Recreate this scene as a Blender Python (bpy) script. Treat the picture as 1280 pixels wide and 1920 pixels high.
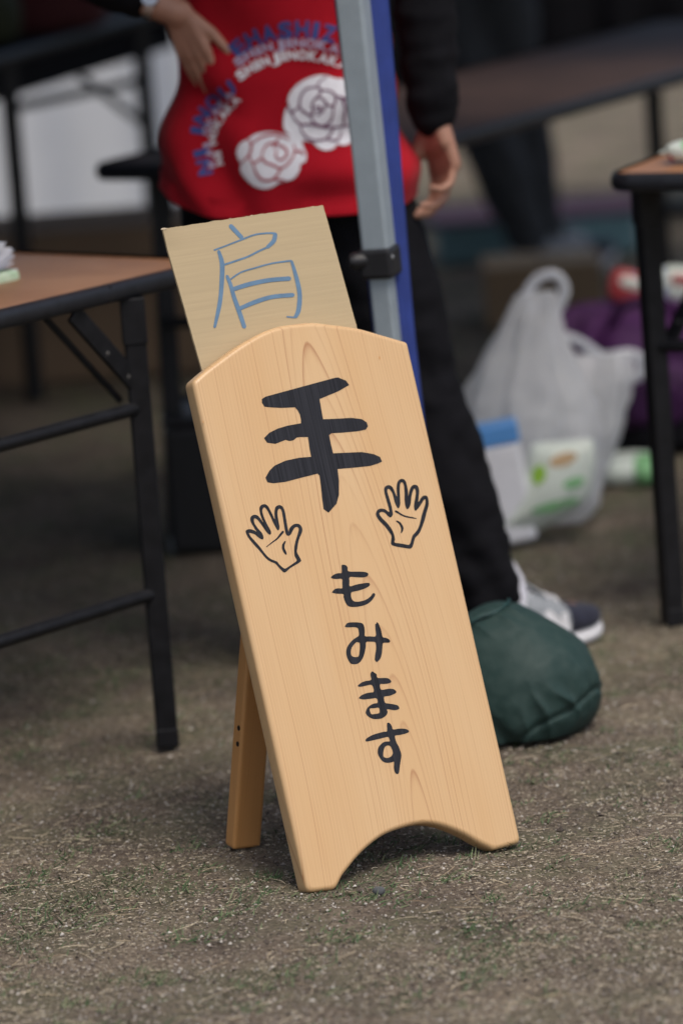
import bpy, bmesh, math, random
import numpy as np
from mathutils import Vector, Matrix, noise
from mathutils.bvhtree import BVHTree

for o in list(bpy.data.objects):
    bpy.data.objects.remove(o)
SC = bpy.context.scene
COL = SC.collection
random.seed(7)
RNG = np.random.default_rng(11)

# ------------------------------------------------------------------ camera
CAM_H, PITCH, ROLL, FPX = 1.7, math.radians(10.97), math.radians(4.2), 9000.0
fw = Vector((0, math.cos(PITCH), -math.sin(PITCH)))
r0 = Vector((1, 0, 0))
u0 = Vector((0, math.sin(PITCH), math.cos(PITCH)))
cr = r0 * math.cos(ROLL) - u0 * math.sin(ROLL)
cu = r0 * math.sin(ROLL) + u0 * math.cos(ROLL)
EYE = Vector((0, 0, CAM_H))
cd = bpy.data.cameras.new('camera')
cam = bpy.data.objects.new('camera', cd)
COL.objects.link(cam)
cam.matrix_world = Matrix(((cr.x, cu.x, -fw.x, 0), (cr.y, cu.y, -fw.y, 0), (cr.z, cu.z, -fw.z, CAM_H), (0, 0, 0, 1)))
cd.sensor_fit = 'VERTICAL'
cd.sensor_height = 36.0
cd.sensor_width = 24.0
cd.lens = FPX / 1920 * 36.0
cd.clip_end = 1000
cd.dof.use_dof = True
cd.dof.focus_distance = 6.42
cd.dof.aperture_fstop = 2.6
SC.camera = cam

# ------------------------------------------------------------------ world, sun, exposure
SUN_EL, SUN_AZ = math.radians(62), math.radians(150)      # azimuth measured from +Y towards +X
w = bpy.data.worlds.new('World')
SC.world = w
w.use_nodes = True
nt = w.node_tree
sky = nt.nodes.new('ShaderNodeTexSky')
sky.sky_type = 'NISHITA'
sky.sun_disc = False
sky.sun_elevation = SUN_EL
sky.sun_rotation = SUN_AZ
sky.air_density = 1.0
sky.dust_density = 4.0
sky.ozone_density = 1.0
nt.links.new(sky.outputs[0], nt.nodes['Background'].inputs[0])
nt.nodes['Background'].inputs[1].default_value = 0.12
sd = bpy.data.lights.new('sun', 'SUN')
sd.energy = 1.4
sd.angle = math.radians(26)
sd.color = (1.0, 0.95, 0.88)
so = bpy.data.objects.new('sun', sd)
COL.objects.link(so)
sv = Vector((math.sin(SUN_AZ) * math.cos(SUN_EL), math.cos(SUN_AZ) * math.cos(SUN_EL), math.sin(SUN_EL)))
so.rotation_euler = (-sv).to_track_quat('-Z', 'Y').to_euler()
so.location = (0, 0, 8)
SC.view_settings.view_transform = 'Standard'
SC.view_settings.look = 'None'
SC.view_settings.exposure = 0.36
SC.view_settings.gamma = 1.0
SC.view_settings.use_curve_mapping = False


# ------------------------------------------------------------------ measuring helpers
def ray(x, y):
    dx, dy = x - 640, y - 960
    return (fw * FPX + cr * dx - cu * dy)


def gp(x, y, z=0.0):
    d = ray(x, y)
    return EYE + d * ((z - CAM_H) / d.z)


def ay(x, y, Y):
    d = ray(x, y)
    return EYE + d * (Y / d.y)


# ------------------------------------------------------------------ object helpers
def empty(name, loc, label, cat, group=None):
    o = bpy.data.objects.new(name, None)
    COL.objects.link(o)
    o.location = loc
    o.empty_display_size = 0.05
    o['label'] = label
    o['category'] = cat
    if group:
        o['group'] = group
    return o


def tag(o, label, cat, group=None):
    o['label'] = label
    o['category'] = cat
    if group:
        o['group'] = group
    return o


def woff(p):
    v = Vector((0, 0, 0))
    while p is not None:
        v += p.location
        p = p.parent
    return v


class MB:
    """collects geometry in world space; build() links it as one mesh object"""

    def __init__(s):
        s.v, s.f, s.sm = [], [], []

    def add(s, vs, fs, smooth=False):
        b = len(s.v)
        s.v += [Vector(v) for v in vs]
        s.f += [[i + b for i in f] for f in fs]
        s.sm += [smooth] * len(fs)
        return s

    def box(s, c, size, bevel=0.0, rot=None, seg=2):
        bm = bmesh.new()
        bmesh.ops.create_cube(bm, size=1.0, matrix=Matrix.Diagonal((*size, 1)))
        if bevel > 0:
            bmesh.ops.bevel(bm, geom=bm.edges[:], offset=bevel, segments=seg, profile=0.5, affect='EDGES')
        m = Matrix.Translation(c) @ (rot.to_4x4() if rot else Matrix.Identity(4))
        bm.verts.index_update()
        s.add([m @ v.co for v in bm.verts], [[v.index for v in f.verts] for f in bm.faces], False)
        bm.free()
        return s

    def rings(s, rings, closed=True, cap=True, smooth=True):
        n = len(rings[0])
        vs = [p for r in rings for p in r]
        fs = []
        for i in range(len(rings) - 1):
            for j in range(n if closed else n - 1):
                k = (j + 1) % n
                fs.append([i * n + j, i * n + k, (i + 1) * n + k, (i + 1) * n + j])
        s.add(vs, fs, smooth)
        if cap and closed:
            s.add(rings[0], [list(range(n))[::-1]], False)
            s.add(rings[-1], [list(range(n))], False)
        return s

    def tube(s, pts, r, seg=10, smooth=True, cap=True):
        pts = [Vector(p) for p in pts]
        rr = r if isinstance(r, (list, tuple)) else [r] * len(pts)
        t0 = (pts[1] - pts[0]).normalized()
        a = t0.orthogonal().normalized()
        out = []
        for i, p in enumerate(pts):
            t = (pts[min(i + 1, len(pts) - 1)] - pts[max(i - 1, 0)]).normalized()
            a = (a - t * a.dot(t)).normalized()
            b = t.cross(a)
            out.append([p + (a * math.cos(2 * math.pi * k / seg) + b * math.sin(2 * math.pi * k / seg)) * rr[i] for k in range(seg)])
        return s.rings(out, True, cap, smooth)

    def bar(s, p0, p1, wx, wy, up=Vector((0, 0, 1)), bevel=0.002):
        """square bar from p0 to p1; wx across, wy along 'up' side"""
        p0, p1 = Vector(p0), Vector(p1)
        z = (p1 - p0)
        L = z.length
        z.normalize()
        x = Vector(up).cross(z)
        if x.length < 1e-4:
            x = Vector((1, 0, 0))
        x.normalize()
        y = z.cross(x)
        m = Matrix((x, y, z)).transposed()
        return s.box((p0 + p1) / 2, (wx, wy, L), bevel, m)

    def ball(s, c, r, seg=16, rot=None, pw=1.0):
        r = (r, r, r) if not isinstance(r, (tuple, list)) else r
        n = seg
        rings = []
        f = lambda q: math.copysign(abs(q) ** pw, q)
        for i in range(1, n):
            th = math.pi * i / n
            row = []
            for j in range(2 * n):
                ph = math.pi * j / n
                v = Vector((f(math.sin(th)) * f(math.cos(ph)) * r[0], f(math.sin(th)) * f(math.sin(ph)) * r[1], f(math.cos(th)) * r[2]))
                if rot:
                    v = rot @ v
                row.append(Vector(c) + v)
            rings.append(row)
        return s.rings(rings, True, True, True)

    def capsule(s, p0, p1, ra, rb, seg=14):
        p0, p1 = Vector(p0), Vector(p1)
        t = (p1 - p0)
        L = t.length
        if L < 1e-6:
            return s.ball(p0, max(ra, rb), 8)
        t.normalize()
        a = t.orthogonal().normalized()
        b = t.cross(a)
        rings = []
        for i in range(1, 6):
            th = math.pi / 2 * i / 5
            rings.append((p0 - t * ra * math.cos(th), ra * math.sin(th)))
        for i in range(5):
            th = math.pi / 2 * i / 5
            rings.append((p1 + t * rb * math.sin(th), rb * math.cos(th)))
        return s.rings([[c + (a * math.cos(2 * math.pi * k / seg) + b * math.sin(2 * math.pi * k / seg)) * r for k in range(seg)] for c, r in rings], True, True, True)

    def chain(s, pts, radii):
        for i in range(len(pts) - 1):
            s.capsule(pts[i], pts[i + 1], radii[i], radii[i + 1])
        return s

    def build(s, name, mat, parent=None, mats=None, midx=None):
        off = woff(parent)
        me = bpy.data.meshes.new(name)
        me.from_pydata([v - off for v in s.v], [], s.f)
        me.polygons.foreach_set('use_smooth', s.sm)
        if mats:
            for m in mats:
                me.materials.append(m)
            me.polygons.foreach_set('material_index', midx)
        elif mat:
            me.materials.append(mat)
        me.update()
        o = bpy.data.objects.new(name, me)
        COL.objects.link(o)
        if parent:
            o.parent = parent
        return o


def top(o_name, mb, mat, label, cat, loc, group=None):
    """a thing that is one mesh, origin at its base"""
    o = mb.build(o_name, mat)
    loc = Vector(loc)
    for v in o.data.vertices:
        v.co -= loc
    o.location = loc
    return tag(o, label, cat, group)


def remeshed(mb, voxel, smooth_it=6, fac=0.5):
    me = bpy.data.meshes.new('tmp')
    me.from_pydata(mb.v, [], mb.f)
    bm = bmesh.new()
    bm.from_mesh(me)
    bmesh.ops.recalc_face_normals(bm, faces=bm.faces[:])
    bm.to_mesh(me)
    bm.free()
    o = bpy.data.objects.new('tmp', me)
    COL.objects.link(o)
    m = o.modifiers.new('r', 'REMESH')
    m.mode = 'VOXEL'
    m.voxel_size = voxel
    m.use_smooth_shade = True
    if smooth_it:
        k = o.modifiers.new('s', 'SMOOTH')
        k.iterations = smooth_it
        k.factor = fac
    dg = bpy.context.evaluated_depsgraph_get()
    res = bpy.data.meshes.new_from_object(o.evaluated_get(dg))
    bpy.data.objects.remove(o)
    bpy.data.meshes.remove(me)
    return res


def link_mesh(name, me, mat, parent, disp=None):
    off = woff(parent)
    n = len(me.vertices)
    co = np.empty(n * 3, 'f')
    me.vertices.foreach_get('co', co)
    co = co.reshape(-1, 3)
    if disp is not None:
        no = np.empty(n * 3, 'f')
        me.vertices.foreach_get('normal', no)
        co = co + disp(co, no.reshape(-1, 3))
    co = co - np.array(off)
    me.vertices.foreach_set('co', co.astype('f').ravel())
    me.polygons.foreach_set('use_smooth', [True] * len(me.polygons))
    me.materials.clear()
    me.materials.append(mat)
    me.name = name
    me.update()
    o = bpy.data.objects.new(name, me)
    COL.objects.link(o)
    if parent:
        o.parent = parent
    return o


def spline(pts, n=6, closed=False):
    """Catmull-Rom through the points (tuples of any length)"""
    P = [np.array(p, float) for p in pts]
    N = len(P)
    out = []
    for i in range(N if closed else N - 1):
        if closed:
            a, b, c, d = P[(i - 1) % N], P[i], P[(i + 1) % N], P[(i + 2) % N]
        else:
            a, b, c, d = P[max(i - 1, 0)], P[i], P[i + 1], P[min(i + 2, N - 1)]
        for k in range(n):
            t = k / n
            out.append(0.5 * ((2 * b) + (c - a) * t + (2 * a - 5 * b + 4 * c - d) * t * t + (3 * b - a - 3 * c + d) * t ** 3))
    if not closed:
        out.append(P[-1])
    return out


# ------------------------------------------------------------------ materials
def pm(name, base, var=0.15, scale=20.0, rough=0.6, metal=0.0, bump=0.0, bscale=120.0, spec=0.5, col2=None, detail=5.0, stretch=(1, 1, 1), sheen=0.0, trans=0.0):
    m = bpy.data.materials.new(name)
    m.use_nodes = True
    n, l = m.node_tree.nodes, m.node_tree.links
    b = n['Principled BSDF']
    tc = n.new('ShaderNodeTexCoord')
    mp = n.new('ShaderNodeMapping')
    mp.inputs['Scale'].default_value = stretch
    l.new(tc.outputs['Object'], mp.inputs[0])
    nz = n.new('ShaderNodeTexNoise')
    nz.inputs['Scale'].default_value = scale
    nz.inputs['Detail'].default_value = detail
    l.new(mp.outputs[0], nz.inputs['Vector'])
    rp = n.new('ShaderNodeValToRGB')
    c2 = col2 or tuple(min(1, c * (1 + var)) for c in base)
    c1 = base if col2 else tuple(c * (1 - var) for c in base)
    rp.color_ramp.elements[0].position = 0.32
    rp.color_ramp.elements[1].position = 0.68
    rp.color_ramp.elements[0].color = (*c1, 1)
    rp.color_ramp.elements[1].color = (*c2, 1)
    l.new(nz.outputs['Fac'], rp.inputs[0])
    l.new(rp.outputs[0], b.inputs['Base Color'])
    b.inputs['Roughness'].default_value = rough
    b.inputs['Metallic'].default_value = metal
    b.inputs['Specular IOR Level'].default_value = spec
    if sheen:
        b.inputs['Sheen Weight'].default_value = sheen
    if bump > 0:
        n2 = n.new('ShaderNodeTexNoise')
        n2.inputs['Scale'].default_value = bscale
        n2.inputs['Detail'].default_value = 4
        l.new(mp.outputs[0], n2.inputs['Vector'])
        bp = n.new('ShaderNodeBump')
        bp.inputs['Strength'].default_value = bump
        bp.inputs['Distance'].default_value = 0.002
        l.new(n2.outputs['Fac'], bp.inputs['Height'])
        l.new(bp.outputs[0], b.inputs['Normal'])
    if trans > 0:
        tr = n.new('ShaderNodeBsdfTranslucent')
        l.new(rp.outputs[0], tr.inputs[0])
        mx = n.new('ShaderNodeMixShader')
        mx.inputs[0].default_value = trans
        l.new(b.outputs[0], mx.inputs[1])
        l.new(tr.outputs[0], mx.inputs[2])
        l.new(mx.outputs[0], n['Material Output'].inputs[0])
    return m


def film_mat(name, col, opacity):
    m = pm(name, col, 0.05, 30, rough=0.30, bump=1.0, bscale=28, trans=0.4)
    n, l = m.node_tree.nodes, m.node_tree.links
    out = n['Material Output']
    src = out.inputs[0].links[0].from_socket
    tp = n.new('ShaderNodeBsdfTransparent')
    mx = n.new('ShaderNodeMixShader')
    mx.inputs[0].default_value = opacity
    l.new(tp.outputs[0], mx.inputs[1])
    l.new(src, mx.inputs[2])
    l.new(mx.outputs[0], out.inputs[0])
    return m


def island_mat(name, cols, rough=0.8):
    """colour picked per loose piece"""
    m = bpy.data.materials.new(name)
    m.use_nodes = True
    n, l = m.node_tree.nodes, m.node_tree.links
    b = n['Principled BSDF']
    g = n.new('ShaderNodeNewGeometry')
    rp = n.new('ShaderNodeValToRGB')
    rp.color_ramp.interpolation = 'LINEAR'
    els = rp.color_ramp.elements
    els[0].position = 0
    els[0].color = (*cols[0], 1)
    els[1].position = 1
    els[1].color = (*cols[-1], 1)
    for i, c in enumerate(cols[1:-1]):
        e = els.new((i + 1) / (len(cols) - 1))
        e.color = (*c, 1)
    l.new(g.outputs['Random Per Island'], rp.inputs[0])
    l.new(rp.outputs[0], b.inputs['Base Color'])
    b.inputs['Roughness'].default_value = rough
    b.inputs['Specular IOR Level'].default_value = 0.3
    return m


def wood_mat(name, light, dark, rough=0.38, pith=(0.03, 0.0, -0.10), tilt=0.05, ring=0.0062, axis='v', line=0.55):
    """solid sawn wood: growth rings round a tilted pith line; grain runs along local y"""
    m = bpy.data.materials.new(name)
    m.use_nodes = True
    n, l = m.node_tree.nodes, m.node_tree.links
    b = n['Principled BSDF']
    tc = n.new('ShaderNodeTexCoord')

    def math_(op, a, c=None, d=None):
        q = n.new('ShaderNodeMath')
        q.operation = op
        for i, x in enumerate((a, c, d)):
            if x is None:
                continue
            if isinstance(x, (int, float)):
                q.inputs[i].default_value = x
            else:
                l.new(x, q.inputs[i])
        return q.outputs[0]

    def noise_(scale, detail, stretch, dist=0.0, rough_=0.5):
        mp = n.new('ShaderNodeMapping')
        mp.inputs['Scale'].default_value = stretch
        l.new(tc.outputs['Object'], mp.inputs[0])
        z = n.new('ShaderNodeTexNoise')
        z.inputs['Scale'].default_value = scale
        z.inputs['Detail'].default_value = detail
        z.inputs['Distortion'].default_value = dist
        z.inputs['Roughness'].default_value = rough_
        l.new(mp.outputs[0], z.inputs['Vector'])
        return z.outputs['Fac']
    sx = n.new('ShaderNodeSeparateXYZ')
    l.new(tc.outputs['Object'], sx.inputs[0])
    wob = noise_(2.4, 1, (1.4, 0.5, 1.4))
    wob2 = noise_(5.0, 1, (2.0, 0.25, 2.0))
    U = math_('ADD', math_('SUBTRACT', sx.outputs[0], pith[0]), math_('MULTIPLY', math_('SUBTRACT', wob, 0.5), 0.070))
    Wd = math_('ADD', math_('SUBTRACT', sx.outputs[2], pith[2]), math_('MULTIPLY', sx.outputs[1], tilt))
    Wd = math_('ADD', Wd, math_('MULTIPLY', math_('SUBTRACT', wob2, 0.5), 0.010))
    r = math_('SQRT', math_('ADD', math_('MULTIPLY', U, U), math_('MULTIPLY', Wd, Wd)))
    r = math_('ADD', r, math_('MULTIPLY', math_('SUBTRACT', noise_(20, 1, (1.5, 0.04, 1.5)), 0.5), 0.0012))
    fr = math_('FRACT', math_('DIVIDE', r, ring))
    late = math_('POWER', fr, 8.0)
    # soften the falling side of each line
    fall = math_('MINIMUM', math_('MULTIPLY', math_('SUBTRACT', 1.0, fr), 14.0), 1.0)
    late = math_('MULTIPLY', late, fall)
    wn = n.new('ShaderNodeTexWhiteNoise')
    wn.noise_dimensions = '1D'
    l.new(math_('FLOOR', math_('DIVIDE', r, ring)), wn.inputs['W'])
    rnd = math_('MULTIPLY_ADD', math_('POWER', wn.outputs['Value'], 1.8), 0.85, 0.15)
    per = noise_(34, 2, (1, 0.04, 1))
    late = math_('MULTIPLY', late, math_('MULTIPLY', rnd, math_('MULTIPLY_ADD', per, 1.6, 0.2)))
    fine = noise_(420, 3, (1.0, 0.012, 1.0))
    fac = math_('MULTIPLY_ADD', math_('SUBTRACT', fine, 0.5), 0.30, math_('MULTIPLY', late, line))
    rp = n.new('ShaderNodeValToRGB')
    rp.color_ramp.elements[0].position = 0.0
    rp.color_ramp.elements[0].color = (*light, 1)
    rp.color_ramp.elements[1].position = 0.75
    rp.color_ramp.elements[1].color = (*dark, 1)
    l.new(fac, rp.inputs[0])
    # broad tone drift (heart wood warmer)
    mixc = n.new('ShaderNodeMix')
    mixc.data_type = 'RGBA'
    mixc.blend_type = 'MULTIPLY'
    mixc.inputs['Factor'].default_value = 1.0
    rp2 = n.new('ShaderNodeValToRGB')
    rp2.color_ramp.elements[0].position = 0.3
    rp2.color_ramp.elements[0].color = (0.96, 0.90, 0.82, 1)
    rp2.color_ramp.elements[1].position = 0.7
    rp2.color_ramp.elements[1].color = (1, 1, 1, 1)
    l.new(noise_(5, 2, (2.2, 0.5, 2.2)), rp2.inputs[0])
    l.new(rp.outputs[0], mixc.inputs[6])
    l.new(rp2.outputs[0], mixc.inputs[7])
    l.new(mixc.outputs[2], b.inputs['Base Color'])
    b.inputs['Roughness'].default_value = rough
    b.inputs['Specular IOR Level'].default_value = 0.45
    bp = n.new('ShaderNodeBump')
    bp.inputs['Strength'].default_value = 0.12
    bp.inputs['Distance'].default_value = 0.0006
    l.new(fac, bp.inputs['Height'])
    l.new(bp.outputs[0], b.inputs['Normal'])
    return m


M = {}
M['board'] = wood_mat('board_wood', (0.640, 0.430, 0.228), (0.37, 0.16, 0.068), tilt=0.065, ring=0.0043, pith=(0.195, 0, -0.022), line=1.0, rough=0.34)
M['leg_wood'] = wood_mat('leg_wood', (0.60, 0.31, 0.115), (0.34, 0.14, 0.04), ring=0.004, pith=(0.08, 0, -0.03), line=0.8, tilt=0.01)
M['ink'] = pm('black_paint', (0.008, 0.0085, 0.012), 0.0, 420, rough=0.6, col2=(0.030, 0.031, 0.038), stretch=(1, 0.012, 1), spec=0.2)
M['marker'] = pm('blue_marker', (0.10, 0.185, 0.285), 0.12, 60, rough=0.6)
M['card'] = pm('cardboard', (0.43, 0.335, 0.20), 0.035, 6, rough=0.85, bump=0.12, bscale=7, stretch=(1.2, 42, 1))
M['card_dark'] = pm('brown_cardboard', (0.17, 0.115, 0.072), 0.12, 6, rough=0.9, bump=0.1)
M['torn'] = pm('torn_paper', (0.55, 0.46, 0.33), 0.15, 200, rough=0.95, bump=0.4)
M['screw'] = pm('screw_metal', (0.012, 0.010, 0.010), 0.2, 300, rough=0.5, metal=0.3)
M['table_top'] = pm('wood_laminate', (0.29, 0.130, 0.056), 0.0, 9, rough=0.40, col2=(0.38, 0.190, 0.092), stretch=(1, 1, 1), bump=0.02)
M['band'] = pm('black_vinyl', (0.012, 0.013, 0.017), 0.3, 60, rough=0.42, bump=0.15, bscale=150)
M['steel_black'] = pm('black_steel', (0.004, 0.004, 0.005), 0.0, 45, rough=0.5, col2=(0.010, 0.010, 0.012), bump=0.1, spec=0.3)
M['silver'] = pm('silver_steel', (0.36, 0.42, 0.46), 0.06, 30, rough=0.45, metal=0.35, bump=0.03)
M['clamp'] = pm('black_plastic', (0.010, 0.010, 0.012), 0.2, 50, rough=0.5)
M['blue'] = pm('blue_cloth', (0.020, 0.042, 0.215), 0.15, 20, rough=0.7, bump=0.25, bscale=500)
M['red'] = pm('red_cotton', (0.36, 0.007, 0.016), 0.10, 14, rough=0.9, bump=0.35, bscale=350, sheen=0.05, spec=0.1)
M['black_cloth'] = pm('black_cloth', (0.006, 0.006, 0.008), 0.2, 30, rough=0.9, bump=0.3, bscale=250, spec=0.15)
M['grey_cloth'] = pm('dark_grey_cloth', (0.030, 0.032, 0.036), 0.2, 30, rough=0.9, bump=0.3, bscale=250)
M['skin'] = pm('skin', (0.36, 0.185, 0.125), 0.10, 25, rough=0.5, bump=0.12, bscale=260)
M['hair'] = pm('hair', (0.010, 0.008, 0.007), 0.3, 160, rough=0.4, stretch=(1, 1, 0.1), bump=0.4)
M['print_blue'] = pm('blue_print', (0.030, 0.055, 0.22), 0.12, 80, rough=0.8)
M['print_white'] = pm('white_print', (0.72, 0.71, 0.75), 0.06, 80, rough=0.8)
M['print_mauve'] = pm('pale_print', (0.40, 0.33, 0.46), 0.12, 120, rough=0.8)
M['print_red'] = pm('red_line_print', (0.36, 0.03, 0.045), 0.1, 80, rough=0.85)
M['print_plum'] = pm('plum_line_print', (0.13, 0.018, 0.08), 0.1, 80, rough=0.85)
M['green_vinyl'] = pm('green_vinyl', (0.017, 0.040, 0.036), 0.0, 75, rough=0.6, col2=(0.026, 0.050, 0.045), bump=0.5, bscale=60, spec=0.25)
M['green_seam'] = pm('green_seam', (0.010, 0.045, 0.042), 0.1, 40, rough=0.55)
M['suede'] = pm('navy_suede', (0.014, 0.016, 0.032), 0.25, 60, rough=0.95, sheen=0.1)
M['mesh_grey'] = pm('grey_mesh', (0.24, 0.26, 0.28), 0.3, 260, rough=0.8, bump=0.4, bscale=400)
M['white_rubber'] = pm('white_rubber', (0.58, 0.58, 0.60), 0.05, 60, rough=0.6)
M['sock'] = pm('white_sock', (0.62, 0.62, 0.68), 0.06, 100, rough=0.9, bump=0.3)
M['white'] = pm('white_paper', (0.72, 0.73, 0.78), 0.04, 40, rough=0.7)
M['green_paper'] = pm('green_paper', (0.42, 0.62, 0.40), 0.0, 40, rough=0.5, col2=(0.66, 0.78, 0.60))
M['curtain'] = pm('white_sheet', (0.86, 0.87, 0.89), 0.03, 6, rough=0.8, trans=0.45)
M['film'] = film_mat('plastic_film', (0.94, 0.95, 0.98), 0.58)
M['film_dense'] = film_mat('plastic_film_folded', (0.84, 0.86, 0.90), 0.93)
M['purple'] = pm('purple_cloth', (0.045, 0.004, 0.060), 0.45, 9, rough=0.8, bump=0.3, bscale=60)
M['pack_white'] = pm('pale_pack', (0.60, 0.66, 0.60), 0.06, 20, rough=0.45)
M['pack_green'] = pm('green_print', (0.22, 0.48, 0.22), 0.1, 20, rough=0.45)
M['lime'] = pm('lime_print', (0.30, 0.55, 0.05), 0.1, 20, rough=0.45)
M['pack_blue'] = pm('blue_pack', (0.10, 0.30, 0.68), 0.1, 20, rough=0.45)
M['pack_red'] = pm('red_pack', (0.36, 0.045, 0.05), 0.1, 20, rough=0.4)
M['pack_navy'] = pm('navy_pack', (0.03, 0.05, 0.22), 0.1, 20, rough=0.4)
M['tan'] = pm('tan_pack', (0.45, 0.31, 0.17), 0.1, 20, rough=0.6)
M['teal'] = pm('teal_plastic', (0.17, 0.31, 0.34), 0.1, 10, rough=0.4)
M['plum'] = pm('plum_plastic', (0.10, 0.03, 0.06), 0.1, 10, rough=0.5)
M['olive_cloth'] = pm('olive_cloth', (0.020, 0.024, 0.008), 0.2, 12, rough=0.9)
M['maroon_cloth'] = pm('maroon_cloth', (0.050, 0.006, 0.008), 0.2, 12, rough=0.9)
M['rivet'] = pm('worn_rivet', (0.07, 0.065, 0.06), 0.2, 90, rough=0.6)
M['chrome'] = pm('watch_metal', (0.5, 0.5, 0.5), 0.1, 60, rough=0.3, metal=0.9)
M['cream_cap'] = pm('pale_rubber', (0.42, 0.43, 0.42), 0.1, 60, rough=0.7)

# ------------------------------------------------------------------ ground
def ground_material():
    m = bpy.data.materials.new('dry_dirt')
    m.use_nodes = True
    n, l = m.node_tree.nodes, m.node_tree.links
    b = n['Principled BSDF']
    tc = n.new('ShaderNodeTexCoord')

    def nz(scale, detail=6, rough=0.6):
        z = n.new('ShaderNodeTexNoise')
        z.inputs['Scale'].default_value = scale
        z.inputs['Detail'].default_value = detail
        z.inputs['Roughness'].default_value = rough
        l.new(tc.outputs['Object'], z.inputs['Vector'])
        return z.outputs['Fac']

    def ramp(src, stops):
        rp = n.new('ShaderNodeValToRGB')
        e = rp.color_ramp.elements
        e[0].position, e[0].color = stops[0][0], (*stops[0][1], 1)
        e[1].position, e[1].color = stops[-1][0], (*stops[-1][1], 1)
        for p, c in stops[1:-1]:
            q = e.new(p)
            q.color = (*c, 1)
        l.new(src, rp.inputs[0])
        return rp.outputs[0]

    def mix(f, a, c, mode='MIX'):
        x = n.new('ShaderNodeMix')
        x.data_type = 'RGBA'
        x.blend_type = mode
        if isinstance(f, float):
            x.inputs['Factor'].default_value = f
        else:
            l.new(f, x.inputs['Factor'])
        l.new(a, x.inputs[6])
        l.new(c, x.inputs[7])
        return x.outputs[2]
    base = ramp(nz(130, 8, 0.7), [(0.30, (0.072, 0.058, 0.047)), (0.5, (0.185, 0.154, 0.124)), (0.72, (0.34, 0.296, 0.238))])
    patch = ramp(nz(4.5, 6), [(0.36, (0.66, 0.63, 0.62)), (0.64, (1.18, 1.14, 1.06))])
    c = mix(1.0, base, patch, 'MULTIPLY')
    green = ramp(nz(6.5, 6), [(0.44, (0, 0, 0)), (0.62, (1, 1, 1))])
    gcol = ramp(nz(70, 5), [(0.35, (0.080, 0.088, 0.046)), (0.65, (0.170, 0.175, 0.105))])
    gm = n.new('ShaderNodeMath')
    gm.operation = 'MULTIPLY'
    gm.inputs[1].default_value = 0.55
    l.new(green, gm.inputs[0])
    c = mix(gm.outputs[0], c, gcol)
    l.new(c, b.inputs['Base Color'])
    b.inputs['Roughness'].default_value = 0.95
    b.inputs['Specular IOR Level'].default_value = 0.15
    bp = n.new('ShaderNodeBump')
    bp.inputs['Strength'].default_value = 0.9
    bp.inputs['Distance'].default_value = 0.006
    l.new(nz(220, 6, 0.7), bp.inputs['Height'])
    l.new(bp.outputs[0], b.inputs['Normal'])
    return m


M['dirt'] = ground_material()


def gz_np(x, y):
    z = 0.0035 * np.sin(7.1 * x + 1.3) * np.cos(5.3 * y + .4) + 0.002 * np.sin(23 * x + 9 * y) + 0.0016 * np.sin(31 * y - 17 * x + 2)
    return z - 0.004


xs = np.concatenate([-np.geomspace(200, 1.5, 18)[:-1], np.arange(-1.4, 1.4001, 0.012), np.geomspace(1.5, 200, 18)[1:]])
ys = np.concatenate([np.array([-60, -20, -6, 0, 2.5, 4]), np.arange(4.6, 11.5, 0.016), 11.5 + np.geomspace(0.3, 330, 22)])
GX, GY = np.meshgrid(xs, ys)
fade = np.clip((1.35 - np.abs(GX)) / 0.3, 0, 1) * np.clip((GY - 4.65) / 0.3, 0, 1) * np.clip((11.3 - GY) / 0.6, 0, 1)
rel = RNG.normal(0, 0.0011, GX.shape)
GZ = np.where(fade > 0, (gz_np(GX, GY) + rel) * fade, 0.0) - 0.004 * (1 - fade)
nx, ny = len(xs), len(ys)
gv = np.stack([GX, GY, GZ], -1).reshape(-1, 3)
ii = np.arange(nx * ny).reshape(ny, nx)
gf = np.stack([ii[:-1, :-1], ii[:-1, 1:], ii[1:, 1:], ii[1:, :-1]], -1).reshape(-1, 4)


def np_mesh(name, v, f, mat, smooth=False):
    me = bpy.data.meshes.new(name)
    nv, nf, k = len(v), len(f), f.shape[1]
    me.vertices.add(nv)
    me.vertices.foreach_set('co', v.astype('f').ravel())
    me.loops.add(nf * k)
    me.loops.foreach_set('vertex_index', f.astype('i').ravel())
    me.polygons.add(nf)
    me.polygons.foreach_set('loop_start', np.arange(0, nf * k, k, dtype='i'))
    me.polygons.foreach_set('loop_total', np.full(nf, k, dtype='i'))
    me.polygons.foreach_set('use_smooth', np.full(nf, smooth))
    me.update(calc_edges=True)
    me.validate()
    me.materials.append(mat)
    o = bpy.data.objects.new(name, me)
    COL.objects.link(o)
    return o


ground = np_mesh('ground', gv, gf, M['dirt'], True)
ground['kind'] = 'structure'


# loose litter on the ground -------------------------------------------------
def scatter_xy(n, y0=5.2, y1=9.8, power=1.6):
    y = y0 + (y1 - y0) * RNG.random(n) ** power
    half = 0.105 * y + 0.06
    x = (RNG.random(n) * 2 - 1) * half - 0.02
    far = RNG.random(n) < 0.28
    x = np.where(far, x * (1 + 1.8 * RNG.random(n)), x)
    near = RNG.random(n) < 0.10
    y = np.where(near, y0 - 0.55 * RNG.random(n) ** 1.5 + 0.1, y)
    return np.clip(x, -2.2, 2.2), y


def clump(x, y, s, seed):
    r = np.random.default_rng(seed)
    v = np.zeros_like(x)
    for k in range(7):
        a = r.random() * 6.28
        f = s * (0.6 + 1.2 * r.random())
        v += np.sin(f * (x * math.cos(a) + y * math.sin(a)) + r.random() * 6.28)
    return v / 7


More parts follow.
